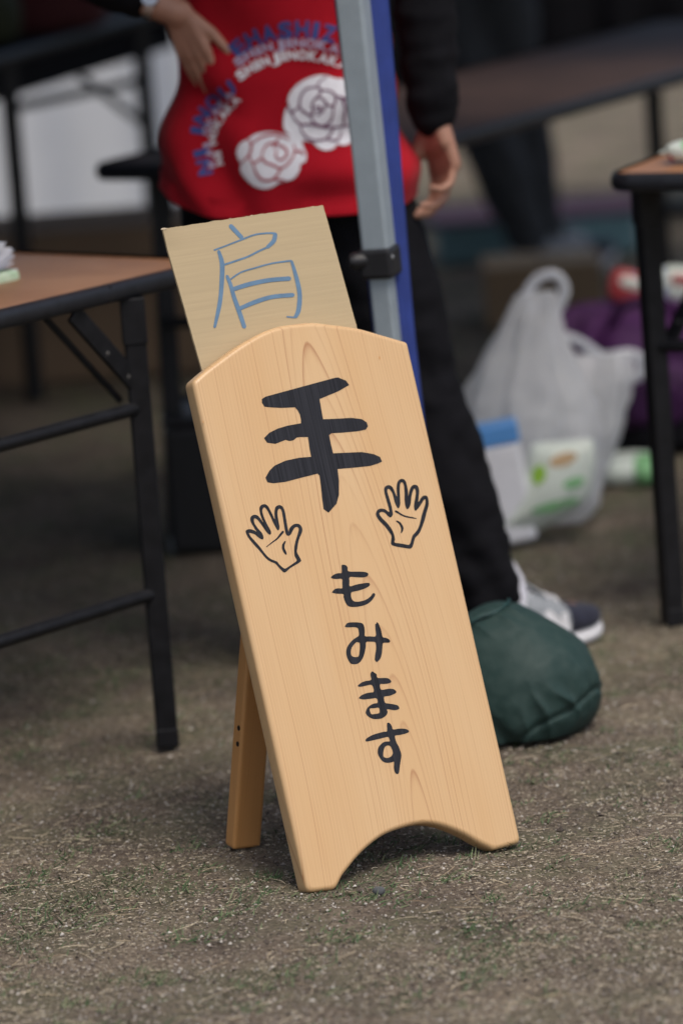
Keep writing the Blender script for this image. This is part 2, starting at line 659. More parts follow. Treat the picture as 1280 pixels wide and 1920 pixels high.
def ribbons(name, x, y, L, wd, yaw, lift, bend, mat, segs=2, pitch=None, curl=None):
    """n ribbons lying on the ground, each a strip of quads"""
    n = len(x)
    t = np.linspace(0, 1, segs + 1)
    cy, sy = np.cos(yaw), np.sin(yaw)
    V = np.zeros((n, segs + 1, 2, 3))
    z0 = gz_np(x, y)
    for i, ti in enumerate(t):
        d = (ti - 0.5) * L if pitch is None else ti * L
        cur = (bend * L * (ti - 0.5) ** 2 * 2)
        px = x + d * cy - cur * sy
        py = y + d * sy + cur * cy
        if pitch is None:
            pz = z0 + lift + (0.25 * L * 0.25 * (1 - (2 * ti - 1) ** 2)) * np.clip(curl if curl is not None else 0, 0, 1)
        else:
            pz = z0 + d * np.sin(pitch) - (bend * 0.3 * L * ti ** 2)
            px = x + d * np.cos(pitch) * cy
            py = y + d * np.cos(pitch) * sy
        wdt = wd * (1 - 0.75 * abs(ti - (0.5 if pitch is None else 0.0)) ** 1.5)
        for s, sg in ((0, -1), (1, 1)):
            V[:, i, s, 0] = px - sg * sy * wdt / 2
            V[:, i, s, 1] = py + sg * cy * wdt / 2
            V[:, i, s, 2] = pz + (0.35 * wdt * sg)
    idx = np.arange(n * (segs + 1) * 2).reshape(n, segs + 1, 2)
    F = np.stack([idx[:, :-1, 0], idx[:, 1:, 0], idx[:, 1:, 1], idx[:, :-1, 1]], -1).reshape(-1, 4)
    o = np_mesh(name, V.reshape(-1, 3), F, mat)
    o['kind'] = 'stuff'
    return o


M['straw'] = island_mat('straw', [(0.09, 0.070, 0.052), (0.20, 0.160, 0.115), (0.31, 0.255, 0.180), (0.42, 0.360, 0.255), (0.54, 0.485, 0.37)])
M['grit'] = island_mat('grit', [(0.05, 0.040, 0.033), (0.12, 0.097, 0.08), (0.20, 0.166, 0.138), (0.31, 0.275, 0.23), (0.52, 0.49, 0.44)])
M['grass'] = island_mat('grass', [(0.030, 0.068, 0.026), (0.055, 0.105, 0.042), (0.095, 0.145, 0.065), (0.20, 0.22, 0.12)])

n = 300000
x, y = scatter_xy(n)
keep = clump(x, y, 7.5, 3) + 0.6 * clump(x, y, 24, 13) + RNG.normal(0, 0.22, n) > -0.20
x, y = x[keep], y[keep]
n = len(x)
ribbons('straw_litter', x, y, RNG.gamma(2.0, 0.0016, n) + 0.0015, 0.0004 + 0.0006 * RNG.random(n), RNG.random(n) * 6.28, 0.0012 + 0.004 * RNG.random(n) ** 2, RNG.normal(0, 0.5, n), M['straw'], 2, None, RNG.random(n))
n = 2200
x, y = scatter_xy(n)
ribbons('dry_stalk_litter', x, y, 0.012 + RNG.gamma(2, 0.009, n), 0.0005 + 0.0005 * RNG.random(n), RNG.random(n) * 6.28, 0.003 + 0.004 * RNG.random(n), RNG.normal(0, 0.25, n), island_mat('stalk', [(0.22, 0.16, 0.10), (0.36, 0.29, 0.19), (0.48, 0.41, 0.29)]), 5, None, RNG.random(n) * 0.5)
# grit: little octahedra
n = 170000
x, y = scatter_xy(n)
s = 0.0005 + RNG.gamma(1.6, 0.00045, n)
s = np.where(RNG.random(n) < 0.004, s * 2.2, s)
z = gz_np(x, y) + s * 0.35
octa = np.array([(1, 0, 0), (-1, 0, 0), (0, 1, 0), (0, -1, 0), (0, 0, .75), (0, 0, -.75)])
jit = 1 + RNG.normal(0, 0.25, (n, 6, 3))
a = RNG.random(n) * 6.28
R2 = np.stack([np.cos(a), -np.sin(a), np.sin(a), np.cos(a)], -1).reshape(n, 2, 2)
P = octa[None] * jit * s[:, None, None]
P[:, :, :2] = np.einsum('nij,nkj->nki', R2, P[:, :, :2])
P += np.stack([x, y, z], -1)[:, None]
of = np.array([(0, 2, 4), (2, 1, 4), (1, 3, 4), (3, 0, 4), (2, 0, 5), (1, 2, 5), (3, 1, 5), (0, 3, 5)])
F = (np.arange(n)[:, None, None] * 6 + of[None]).reshape(-1, 3)
g_ = np_mesh('gravel', P.reshape(-1, 3), F, M['grit'])
g_['kind'] = 'stuff'
# grass: short blades in loose patches
n = 150000
x, y = scatter_xy(n, 5.2, 11.0, 1.5)
dens = 0.55 * clump(x, y, 9, 5) + 0.80 * clump(x, y, 34, 8) + 0.6 * clump(x, y, 75, 21) + np.where(y < 6.25, 0.10, 0.0)
keep = dens + RNG.normal(0, 0.08, n) > 0.27
x, y = x[keep], y[keep]
n = len(x)
ribbons('grass', x, y, 0.005 + RNG.gamma(2.0, 0.0034, n), 0.0010 + 0.0008 * RNG.random(n), RNG.random(n) * 6.28, 0, 0.5 * RNG.random(n), M['grass'], 3, RNG.random(n) * 0.9 + 0.05)

pb_ = gp(710, 1673)
mb = MB().ball((pb_.x, pb_.y, 0.002), (0.008, 0.007, 0.006), 8, None, 0.8)
for v in mb.v:
    v += Vector((0.002, 0.001, 0.001)) * noise.noise(v * 160)
top('pebble', mb, pm('blue_grey_stone', (0.085, 0.09, 0.092), 0.2, 90, rough=0.9), 'single blue-grey pebble on the ground in front of the wooden sign', 'pebble', (pb_.x, pb_.y, -0.003))
# ------------------------------------------------------------------ tents (out of frame above; they shade the back)
P0 = gp(803, 1352)                                            # foot of the leg seen in the photo


def tent(name, c0, d1, d2, L1, L2, label, legs, mat, eave=2.05, ridge=2.75):
    """c0 = corner on the ground, d1/d2 = directions of its two sides"""
    c0 = Vector((c0[0], c0[1], 0))
    pt = lambda a, b, z: c0 + d1 * a + d2 * b + Vector((0, 0, z))
    t = empty(name, pt(L1 / 2, L2 / 2, 0), label, 'tent')
    cs_ = [pt(0, 0, eave), pt(L1, 0, eave), pt(L1, L2, eave), pt(0, L2, eave)]
    ap = pt(L1 / 2, L2 / 2, ridge)
    mb = MB()
    mb.add(cs_ + [ap], [[0, 1, 4], [1, 2, 4], [2, 3, 4], [3, 0, 4]])
    h = Vector((0, 0, 0.20))
    mb.add(cs_ + [p - h for p in cs_], [[0, 1, 5, 4], [1, 2, 6, 5], [2, 3, 7, 6], [3, 0, 4, 7]])
    mb.build('canopy', mat, t)
    for a, b in legs:
        MB().bar(pt(a, b, 0), pt(a, b, eave), 0.04, 0.04).build('leg', M['silver'], t)
    return t


tS, tW = Vector((-0.637, -0.771, 0)), Vector((-0.771, 0.637, 0))
tent_front = tent('event_tent', P0 - tS * 1.36 - tW * 0.06, tS, tW, 4.2, 4.6, 'blue event tent on the left whose silver leg stands behind the wooden sign', [(0.06, 0.06), (4.14, 0.06), (4.14, 4.54), (0.06, 4.54)], M['blue'])
tent('event_tent', (-2.6, 9.3), Vector((1, 0, 0)), Vector((0, 1, 0)), 6.0, 2.1, 'second blue event tent farther back, out of view, added to shade the dark tables', [(0.06, 0.06), (5.94, 0.06), (5.94, 2.04), (0.06, 2.04)], M['blue'])  # unseen canopy, added and sized to darken the background

for a0, b0, a1, b1 in ((-1.2, 4.58, 2.86, 4.58), (2.86, 2.2, 2.86, 4.58)):  # unseen blue sheets added to block light from the left under the canopy
    mbw = MB()
    rgw = []
    for i in range(60):
        k = i / 59
        p = P0 + tS * (a0 + (a1 - a0) * k - 0.06) + tW * (b0 + (b1 - b0) * k - 0.06) + tS * (0.02 * math.sin(i * 1.1))
        rgw.append([Vector((p.x, p.y, z_)) for z_ in (0.02, 0.7, 1.4, 2.04)])
    mbw.rings(rgw, False, False, True).build('side_sheet', M['blue'], tent_front)
# the leg in view: telescopic square tube, clamp, rolled curtain
Ptop = ay(661, 0, P0.y - 0.02)
ld = (Ptop - P0).normalized()


def along(z):
    return P0 + ld * ((z - P0.z) / ld.z)


lc = ay(703, 490, P0.y)
zc = lc.z
lm = MB().bar(along(zc - 0.02), along(2.06), 0.042, 0.042, Vector((0.35, 1, 0)), 0.005)
lm.build('upper_leg', M['silver'], tent_front)
MB().bar(along(0.006), along(zc + 0.02), 0.032, 0.032, Vector((0.35, 1, 0)), 0.004).build('lower_leg', M['silver'], tent_front)
MB().box(along(0.004), (0.10, 0.10, 0.006), 0.001).build('foot_plate', M['silver'], tent_front)
yaw = Matrix.Rotation(math.radians(-18), 3, 'Z')
cl = MB().bar(along(zc - 0.022), along(zc + 0.024), 0.052, 0.052, Vector((0.35, 1, 0)), 0.006).build('clamp', M['clamp'], tent_front)
q = along(zc + 0.006)
MB().tube([q + Vector((-0.022, -0.01, 0)), q + Vector((-0.038, -0.016, 0)), q + Vector((-0.046, -0.018, 0.001))], [0.012, 0.013, 0.008]).build('knob', M['clamp'], cl)
MB().ball(q + Vector((0.0165, -0.0262, 0.004)), (0.004, 0.002, 0.004), 8).build('bolt', M['chrome'], cl)
mb = MB()
rings = []
for z in np.linspace(0.12, 2.0, 50):
    up_ = min(1, max(0, (z - 0.6) / 0.5))
    c = along(z) + Vector((0.008 + 0.004 * up_, 0.040, 0))
    wx = 0.031 + 0.006 * up_
    r = []
    for k in range(28):
        a = 2 * math.pi * k / 28
        pl = 1 + 0.10 * math.sin(5 * a + 2.2 * z) + 0.05 * math.sin(9 * a - 3 * z)
        r.append(c + Vector((math.cos(a) * wx * pl , math.sin(a) * 0.022 * pl, 0)))
    rings.append(r)
mb.rings(rings).build('rolled_curtain', M['blue'], tent_front)

# white side sheet of the back tent, hanging folds
mb = MB()
rings = []
for x_ in np.linspace(-1.7, -0.12, 90):
    rings.append([Vector((x_, 12.95 + 0.05 * math.sin(9 * x_) + 0.025 * math.sin(23 * x_ + z_), z_)) for z_ in np.linspace(0.0, 2.0, 14)])
mb.rings(rings, closed=False, cap=False)
top('side_sheet', mb, M['curtain'], 'white tent side sheet hanging behind the tables at back left', 'curtain', (-0.9, 12.95, 0))

# ------------------------------------------------------------------ signboard
BL, BR = gp(568, 1674), gp(978, 1581)
e_ = (BR - BL).normalized()
_d = ray(352, 716)
TL = EYE + _d * ((BL - EYE).dot(e_) / _d.dot(e_))
v_ = (TL - BL).normalized()
v_ = (v_ - e_ * v_.dot(e_)).normalized()
n_ = e_.cross(v_).normalized()
if n_.y > 0:
    n_ = -n_
TH = 0.030
BM = Matrix.Translation(BL) @ Matrix((e_, v_, n_)).transposed().to_4x4()      # board frame: u, v, w (w = 0 is the front face)


def on_board(px, py, wv=0.0):
    d = ray(px, py)
    o = BL + n_ * wv
    p = EYE + d * ((o - EYE).dot(n_) / d.dot(n_))
    q = BM.inverted() @ p
    return q.x, q.y


sign = empty('wooden_signboard', (BL + BR) / 2 + Vector((0, 0, 0)), 'pale wooden signboard with arched top, black lettering and two painted hands', 'sign')


def board_child(name, verts, faces, mat, smooth=None, parent=None):
    """mesh in the board's own u,v,w frame"""
    me = bpy.data.meshes.new(name)
    me.from_pydata(verts, [], faces)
    if smooth is not None:
        me.polygons.foreach_set('use_smooth', smooth)
    me.materials.append(mat)
    me.update()
    o = bpy.data.objects.new(name, me)
    COL.objects.link(o)
    o.parent = parent or sign
    if parent is None:
        o.matrix_basis = Matrix.Translation(-sign.location) @ BM
    return o


W_ = (BR - BL).length
arch_top = [(386, 694), (418, 670), (452, 646), (490, 624), (520, 612.5), (550, 607), (587, 604), (625, 608), (670, 614), (707, 624), (745, 635)]
arch_bot = [(644, 1641), (672, 1606), (700, 1580), (728, 1562), (766, 1549), (798, 1544), (831, 1549), (869, 1564), (897, 1580)]
out = []
cs = lambda pts: [tuple(on_board(*p)) for p in pts]
pA, pB = on_board(362, 715), on_board(765, 641)
qA, qB = on_board(577, 1674), on_board(631, 1667)
qC, qD = on_board(926, 1594), on_board(978, 1580)


def rounded(corner, prev, nxt, r, k=6):
    c, p, x_ = [np.array(t, float) for t in (corner, prev, nxt)]
    a = c + (p - c) / np.linalg.norm(p - c) * r
    b = c + (x_ - c) / np.linalg.norm(x_ - c) * r
    return [tuple((1 - t) ** 2 * a + 2 * t * (1 - t) * c + t * t * b) for t in np.linspace(0, 1, k)]


ab = cs(arch_bot)
at_ = cs(arch_top)
out += rounded(qA, pA, qB, 0.010)
out += rounded(qB, qA, ab[0], 0.006)
out += [tuple(p) for p in spline(ab, 5)]
out += rounded(qC, ab[-1], qD, 0.0022)
out += rounded(qD, qC, pB, 0.009)
out += rounded(pB, qD, at_[-1], 0.004)
out += [tuple(p) for p in spline(at_[::-1], 5)]
out += rounded(pA, at_[0], qA, 0.006)
# resample evenly
O = np.array(out)
seg = np.linalg.norm(np.roll(O, -1, 0) - O, axis=1)
O = O[seg > 1e-5]
seg = np.linalg.norm(np.roll(O, -1, 0) - O, axis=1)
cum = np.concatenate([[0], np.cumsum(seg)])
N = 640
ts = np.linspace(0, cum[-1], N, endpoint=False)
OX = np.interp(ts, cum, np.append(O[:, 0], O[0, 0]))
OY = np.interp(ts, cum, np.append(O[:, 1], O[0, 1]))
O = np.stack([OX, OY], 1)
T = np.roll(O, -1, 0) - np.roll(O, 1, 0)
T /= np.linalg.norm(T, axis=1)[:, None]
NI = np.stack([-T[:, 1], T[:, 0]], 1)                 # inward for a counter-clockwise outline
if np.sum(O[:, 0] * np.roll(O[:, 1], -1) - np.roll(O[:, 0], -1) * O[:, 1]) < 0:
    NI = -NI
RB = 0.0066
prof = [(RB + 0.0006, 0.0)] + [(RB * (1 - math.sin(a)), -RB * (1 - math.cos(a))) for a in np.linspace(0, math.pi / 2, 8)]
prof += [(0, -TH + RB)] + [(RB * (1 - math.cos(a)), -TH + RB * (1 - math.sin(a))) for a in np.linspace(0.2, math.pi / 2, 6)]
verts, faces, sm = [], [], []
for ins, wv in prof:
    # smooth the inset loop a little so it does not cross itself at corners
    L = O + NI * ins
    for _ in range(4 if ins > 0.003 else 0):
        L = 0.5 * L + 0.25 * (np.roll(L, 1, 0) + np.roll(L, -1, 0))
    verts += [(p[0], p[1], wv) for p in L]
for i in range(len(prof) - 1):
    for j in range(N):
        k = (j + 1) % N
        faces.append([i * N + j, (i + 1) * N + j, (i + 1) * N + k, i * N + k])
        sm.append(True)
faces.append(list(range(N)))
sm.append(False)
faces.append([(len(prof) - 1) * N + j for j in range(N)][::-1])
sm.append(False)
panel = board_child('panel', verts, faces, M['board'], sm)
bm = bmesh.new()
bm.from_mesh(panel.data)
bmesh.ops.recalc_face_normals(bm, faces=bm.faces[:])
bm.to_mesh(panel.data)
bm.free()


def fill(loops, wv, smooth_n=3, conv=None):
    """flat triangulated shape from outer loop + holes (in board u,v)"""
    bm = bmesh.new()
    ed = []
    for L in loops:
        pts = [conv(*p) for p in L]
        vs = [bm.verts.new((p[0], p[1], wv)) for p in pts]
        for i in range(len(vs)):
            ed.append(bm.edges.new((vs[i], vs[(i + 1) % len(vs)])))
    bmesh.ops.triangle_fill(bm, use_beauty=True, use_dissolve=False, edges=ed, normal=(0, 0, 1))
    bm.verts.index_update()
    v = [tuple(x.co) for x in bm.verts]
    f = [[x.index for x in q.verts] for q in bm.faces]
    bm.free()
    return v, f


def stroke2(pts, conv, wv, n=8):
    """tapered stroke: pts = (x, y, width) -> ribbon with round ends"""
    S = spline(pts, n)
    L, Rr = [], []
    for i, p in enumerate(S):
        t = S[min(i + 1, len(S) - 1)][:2] - S[max(i - 1, 0)][:2]
        t = t / (np.linalg.norm(t) + 1e-9)
        nrm = np.array([-t[1], t[0]])
        L.append(p[:2] + nrm * p[2] / 2)
        Rr.append(p[:2] - nrm * p[2] / 2)

    def capp(p, t, a0):
        return [p[:2] + p[2] / 2 * 0.8 * np.array([math.cos(a0 + k), math.sin(a0 + k)]) for k in np.linspace(-1.2, 1.2, 5)]
    t1 = S[-1][:2] - S[-2][:2]
    t0 = S[0][:2] - S[1][:2]
    poly = L + capp(S[-1], t1, math.atan2(t1[1], t1[0]))[::-1] + Rr[::-1] + capp(S[0], t0, math.atan2(t0[1], t0[0]))[::-1]
    n_l = len(S)
    # simple strip plus two fans
    vs = [conv(*p) for p in L] + [conv(*p) for p in Rr]
    fs = [[i, i + 1, n_l + i + 1, n_l + i] for i in range(n_l - 1)]
    for end, a, b, t in ((S[-1], n_l - 1, 2 * n_l - 1, t1), (S[0], n_l, 0, t0)):
        arc = capp(end, t, math.atan2(t[1], t[0]))
        base = len(vs)
        vs += [conv(*p) for p in arc]
        idx = [a] + list(range(base, base + 5))[::-1] + [b]
        if end is S[0]:
            idx = [a] + list(range(base, base + 5))[::1] + [b]
            idx = [b] + list(range(base, base + 5))[::1] + [a]
        fs.append(idx)
    return [(v[0], v[1], wv) for v in vs], fs


def zc_(ox, oy, s, wv=0.0):
    return lambda a, b: on_board(ox + a / s, oy + b / s, wv)


GLY = {}
TE = [(402, 422), (420, 410), (640, 350), (765, 316), (782, 314), (822, 330), (838, 352), (780, 385), (690, 422), (700, 480), (708, 523), (780, 520), (850, 516), (900, 522), (925, 538), (932, 558), (920, 575), (880, 583), (800, 590), (750, 593), (738, 602), (745, 640), (758, 693), (830, 690), (900, 687), (960, 697), (992, 712), (1002, 735), (980, 745), (940, 757), (860, 765), (780, 772), (787, 830), (787, 900), (775, 945), (735, 990), (710, 972), (703, 920), (698, 870), (690, 805), (680, 795), (600, 815), (520, 836), (460, 843), (430, 838), (420, 815), (440, 780), (465, 755), (520, 730), (590, 715), (648, 711), (640, 670), (632, 612), (590, 612), (575, 615), (560, 628), (540, 632), (520, 626), (470, 646), (428, 640), (413, 617), (440, 590), (480, 570), (530, 555), (597, 543), (597, 525), (592, 500), (580, 478), (567, 463), (500, 466), (450, 464), (415, 460), (402, 440)]
MO = [(320, 110), (358, 95), (410, 110), (440, 150), (455, 225), (600, 232), (750, 235), (830, 255), (855, 280), (830, 325), (750, 348), (600, 342), (482, 342), (478, 430), (485, 525), (600, 495), (750, 465), (860, 458), (885, 490), (860, 530), (760, 580), (640, 615), (530, 640), (510, 665), (508, 720), (530, 790), (580, 830), (680, 830), (790, 800), (880, 745), (950, 662), (992, 690), (960, 760), (900, 830), (820, 885), (720, 920), (600, 938), (490, 935), (430, 900), (385, 820), (360, 740), (352, 680), (250, 675), (140, 655), (140, 625), (190, 580), (260, 565), (332, 562), (332, 470), (328, 380), (210, 380), (120, 365), (118, 330), (180, 285), (260, 262), (320, 255)]
MI = [(80, 325), (120, 250), (180, 220), (320, 215), (430, 222), (500, 245), (540, 310), (555, 420), (560, 545), (680, 550), (815, 548), (812, 400), (805, 265), (832, 250), (840, 218), (870, 225), (910, 300), (950, 420), (985, 570), (1060, 585), (1130, 620), (1165, 670), (1130, 705), (1020, 705), (985, 740), (975, 850), (965, 960), (930, 1080), (870, 1150), (835, 1165), (795, 1110), (805, 990), (825, 860), (820, 740), (800, 690), (700, 680), (590, 690), (580, 800), (550, 950), (510, 1070), (450, 1160), (380, 1210), (290, 1220), (215, 1200), (150, 1100), (115, 1000), (110, 900), (140, 800), (200, 710), (270, 635), (350, 580), (408, 540), (412, 460), (400, 380), (370, 345), (300, 332), (180, 335)]
MIh = [(430, 710), (438, 800), (432, 900), (410, 1020), (370, 1048), (290, 1045), (240, 1015), (222, 950), (230, 860), (270, 780), (355, 695), (400, 700)]
MA = [(435, 103), (480, 130), (530, 170), (555, 245), (720, 245), (800, 265), (850, 330), (790, 365), (680, 378), (605, 385), (625, 500), (740, 490), (830, 480), (920, 500), (958, 565), (840, 625), (740, 645), (690, 665), (715, 785), (800, 805), (920, 825), (995, 850), (1025, 910), (980, 940), (900, 948), (760, 930), (770, 990), (740, 1060), (650, 1125), (560, 1142), (450, 1138), (360, 1095), (300, 1030), (295, 980), (325, 905), (390, 845), (470, 805), (552, 785), (525, 690), (400, 700), (250, 715), (145, 690), (180, 640), (260, 595), (370, 565), (468, 545), (425, 400), (300, 415), (180, 438), (118, 420), (180, 360), (280, 315), (408, 290), (398, 200), (398, 145)]
MAh = [(385, 915), (480, 905), (570, 893), (592, 930), (595, 995), (560, 1020), (470, 1035), (415, 1035), (385, 970)]
SU = [(640, 155), (675, 128), (710, 145), (755, 210), (785, 290), (900, 275), (1020, 270), (1120, 290), (1165, 330), (1150, 365), (1050, 400), (930, 425), (835, 440), (840, 520), (870, 610), (920, 700), (960, 810), (985, 910), (965, 1050), (945, 1200), (925, 1330), (880, 1360), (825, 1310), (805, 1200), (805, 1070), (740, 1082), (640, 1090), (550, 1065), (480, 990), (430, 900), (415, 820), (435, 720), (490, 650), (550, 600), (630, 578), (705, 575), (690, 510), (660, 470), (520, 500), (330, 545), (150, 580), (125, 535), (180, 485), (300, 420), (450, 375), (570, 345), (640, 330)]
SUh = [(600, 700), (660, 675), (720, 695), (755, 760), (778, 840), (765, 900), (720, 950), (650, 975), (590, 965), (555, 935), (550, 860), (565, 770)]
LHo = [(825, 1412), (760, 1370), (700, 1305), (650, 1250), (570, 1215), (510, 1180), (440, 1110), (360, 1010), (270, 915), (190, 820), (140, 750), (105, 670), (110, 635), (160, 612), (220, 620), (270, 640), (305, 660), (270, 605), (225, 530), (195, 470), (188, 410), (210, 370), (260, 347), (320, 360), (370, 410), (432, 497), (400, 420), (365, 310), (357, 230), (375, 180), (420, 155), (470, 155), (515, 190), (550, 250), (600, 350), (637, 430), (632, 340), (640, 240), (660, 195), (710, 168), (760, 178), (800, 220), (830, 310), (850, 430), (890, 650), (905, 610), (940, 560), (990, 522), (1050, 512), (1105, 530), (1140, 580), (1148, 640), (1130, 700), (1095, 780), (1070, 870), (1055, 970), (1048, 1030), (1080, 1100), (1125, 1185), (1115, 1210), (1070, 1245), (1000, 1285), (920, 1335)]
LHi = [(830, 1340), (900, 1300), (980, 1245), (1045, 1190), (1010, 1120), (998, 1050), (1000, 950), (1015, 860), (1040, 770), (1065, 690), (1080, 610), (1055, 573), (1010, 582), (970, 640), (940, 700), (905, 730), (860, 725), (835, 670), (820, 590), (800, 470), (780, 350), (760, 260), (725, 235), (695, 265), (690, 340), (705, 450), (725, 560), (722, 610), (703, 636), (670, 600), (620, 510), (570, 400), (520, 300), (475, 230), (440, 213), (412, 250), (415, 310), (450, 420), (520, 560), (570, 660), (555, 715), (500, 680), (440, 600), (370, 500), (310, 430), (265, 415), (255, 440), (270, 510), (330, 600), (400, 680), (432, 750), (418, 802), (350, 775), (280, 715), (220, 690), (175, 680), (165, 690), (190, 740), (250, 810), (350, 920), (440, 1040), (510, 1120), (580, 1170), (680, 1210), (720, 1260), (780, 1315)]
RHo = [(780, 1533), (650, 1515), (500, 1490), (405, 1450), (402, 1370), (408, 1280), (360, 1200), (270, 1080), (180, 990), (120, 910), (98, 840), (115, 780), (160, 740), (230, 732), (290, 750), (363, 800), (345, 690), (310, 570), (275, 440), (262, 340), (290, 285), (350, 262), (410, 285), (455, 350), (515, 490), (512, 380), (515, 260), (540, 180), (590, 142), (640, 140), (690, 180), (720, 280), (740, 400), (743, 485), (760, 400), (790, 310), (840, 262), (900, 258), (945, 300), (962, 400), (945, 595), (990, 530), (1030, 485), (1085, 470), (1130, 495), (1152, 590), (1145, 690), (1110, 810), (1075, 950), (1030, 1080), (985, 1190), (940, 1260), (885, 1315), (860, 1390), (830, 1490)]
RHi = [(760, 1455), (795, 1390), (825, 1280), (880, 1215), (940, 1130), (975, 1030), (1010, 880), (1050, 750), (1085, 630), (1085, 545), (1050, 570), (1000, 650), (950, 720), (893, 775), (865, 740), (860, 650), (885, 500), (895, 400), (875, 332), (845, 360), (810, 480), (795, 620), (770, 700), (725, 745), (690, 690), (672, 580), (668, 400), (655, 260), (620, 208), (585, 235), (575, 350), (580, 500), (585, 630), (570, 690), (545, 727), (500, 670), (465, 570), (430, 440), (390, 370), (350, 338), (325, 360), (335, 430), (370, 540), (410, 680), (432, 800), (430, 870), (385, 908), (340, 880), (280, 820), (225, 798), (175, 815), (170, 850), (230, 930), (330, 1030), (410, 1140), (460, 1250), (478, 1340), (472, 1410), (560, 1425), (680, 1445)]
PW = 0.0004


def soft(loop):
    return [tuple(p) for p in spline(loop, 3, True)]


for loops, cv in (([TE], zc_(340, 590, 2.6667)), ([MO], zc_(610, 1050, 10.667)), ([MI, MIh], zc_(640, 1150, 12.8)), ([MA, MAh], zc_(660, 1250, 11.636)), ([SU, SUh], zc_(675, 1345, 12.8))):
    v, f = fill([soft(L) if L is not TE else L for L in loops], PW, conv=cv)
    board_child('painted_character', v, f, M['ink'])
for loops, cv, lines in (([LHo, LHi], zc_(450, 930, 9.846), ([(790, 660, 45), (740, 720, 40), (680, 790, 30), (600, 850, 22), (485, 940, 14)], [(832, 840, 25), (800, 900, 45), (798, 970, 48), (830, 1040, 45), (850, 1075, 22)])),
                         ([RHo, RHi], zc_(695, 885, 10.667), ([(490, 785, 40), (540, 810, 40), (620, 860, 32), (720, 895, 30), (830, 915, 25), (905, 930, 14)], [(512, 980, 25), (570, 1020, 42), (610, 1080, 48), (625, 1140, 48), (605, 1215, 22)]))):
    v, f = fill([soft(L) for L in loops], PW, conv=cv)
    for ln in lines:
        v2, f2 = stroke2(ln, cv, PW)
        f += [[i + len(v) for i in q] for q in f2]
        v = v + v2
    board_child('painted_hand', v, f, M['ink'])
# knot of the board
kv = []
for px, py, rr in ((711, 671, 0.0016), (381, 791, 0.0011)):
    u_, w2 = on_board(px, py)
    vs = [(u_ + rr * 0.6 * math.cos(a), w2 + rr * 1.6 * math.sin(a), PW) for a in np.linspace(0, 2 * math.pi, 12, endpoint=False)]
    board_child('knot', vs, [list(range(12))], M['leg_wood'])

# rear support: two plank legs, stretcher, hinge block
foot = gp(455, 1586)
dd = ray(499, 980)
tw = BL + n_ * (-TH - 0.030)
topp = EYE + dd * ((tw - EYE).dot(n_) / dd.dot(n_))
b2 = BM.inverted() @ topp
bf = BM.inverted() @ foot
foot_r = BM @ Vector((W_ - bf.x, bf.y, bf.z))
foot_r.z = 0.0
topp_r = BM @ Vector((W_ - b2.x, b2.y, b2.z))
for k, (f0, t0) in enumerate(((foot, topp), (foot_r, topp_r))):
    leg_up = (t0 - f0).normalized()
    lz = e_.cross(leg_up).normalized()
    lx = leg_up.cross(lz).normalized()
    Lg = (t0 - f0).length
    bm = bmesh.new()
    bmesh.ops.create_cube(bm, size=1.0, matrix=Matrix.Diagonal((0.044, Lg, 0.026, 1)))
    bmesh.ops.translate(bm, vec=(0, Lg / 2, 0), verts=bm.verts[:])
    bmesh.ops.bevel(bm, geom=bm.edges[:], offset=0.005, segments=3, profile=0.5, affect='EDGES')
    me = bpy.data.meshes.new('leg')
    bm.to_mesh(me)
    bm.free()
    me.materials.append(M['leg_wood'])
    o = bpy.data.objects.new('leg', me)
    COL.objects.link(o)
    o.parent = sign
    o.matrix_basis = Matrix.Translation(f0 - sign.location) @ Matrix((lx, leg_up, lz)).transposed().to_4x4()
    if k == 0:
        for pyy in (1358, 1388):
            hgt = (1586 - pyy) / (1586 - 980) * Lg
            mbs = MB()
            mbs.tube([Vector((-0.0212, hgt, 0.004)), Vector((-0.0226, hgt, 0.004))], [0.0038, 0.0036], 12)
            me2 = bpy.data.meshes.new('screw')
            me2.from_pydata(mbs.v, [], mbs.f)
            me2.materials.append(M['screw'])
            s_ = bpy.data.objects.new('screw', me2)
            COL.objects.link(s_)
            s_.parent = o
zl = 0.19
f1 = foot.lerp(topp, zl / topp.z)
f2 = foot_r.lerp(topp_r, zl / topp_r.z)
MB().bar(f1 + e_ * 0.020, f2 - e_ * 0.020, 0.03, 0.022, n_, 0.003).build('stretcher', M['leg_wood'], sign)
hb0 = BM @ Vector((0.04, b2.y + 0.0, -TH - 0.0325))
hb1 = BM @ Vector((W_ - 0.04, b2.y + 0.0, -TH - 0.0325))
card_v = 0.5 * (on_board(378, 692, -TH)[1] + on_board(668, 610, -TH)[1]) - 0.115
MB().bar(BM @ Vector((0.03, card_v, -TH - 0.010)), BM @ Vector((W_ - 0.03, card_v, -TH - 0.010)), 0.018, 0.018, n_, 0.002).build('back_batten', M['leg_wood'], sign)
MB().bar(hb0, hb1, 0.022, 0.024, n_, 0.003).build('hinge_block', M['leg_wood'], sign)

# cardboard tucked behind the board
CW = -TH - 0.004
cor = [on_board(*p, CW) for p in ((303, 430), (607, 384), (668, 610), (378, 692))]
TLc, TRc, BRc, BLc = [np.array(c) for c in cor]
ext = 0.10
BLc = BLc + (BLc - TLc) / np.linalg.norm(BLc - TLc) * ext
BRc = BRc + (BRc - TRc) / np.linalg.norm(BRc - TRc) * ext
card = empty('cardboard_sheet', BM @ Vector((*(0.5 * (BLc + BRc)), CW)), 'cardboard sheet with one blue handwritten character, tucked behind the wooden sign', 'cardboard')
CM = Matrix.Translation(-card.location) @ BM


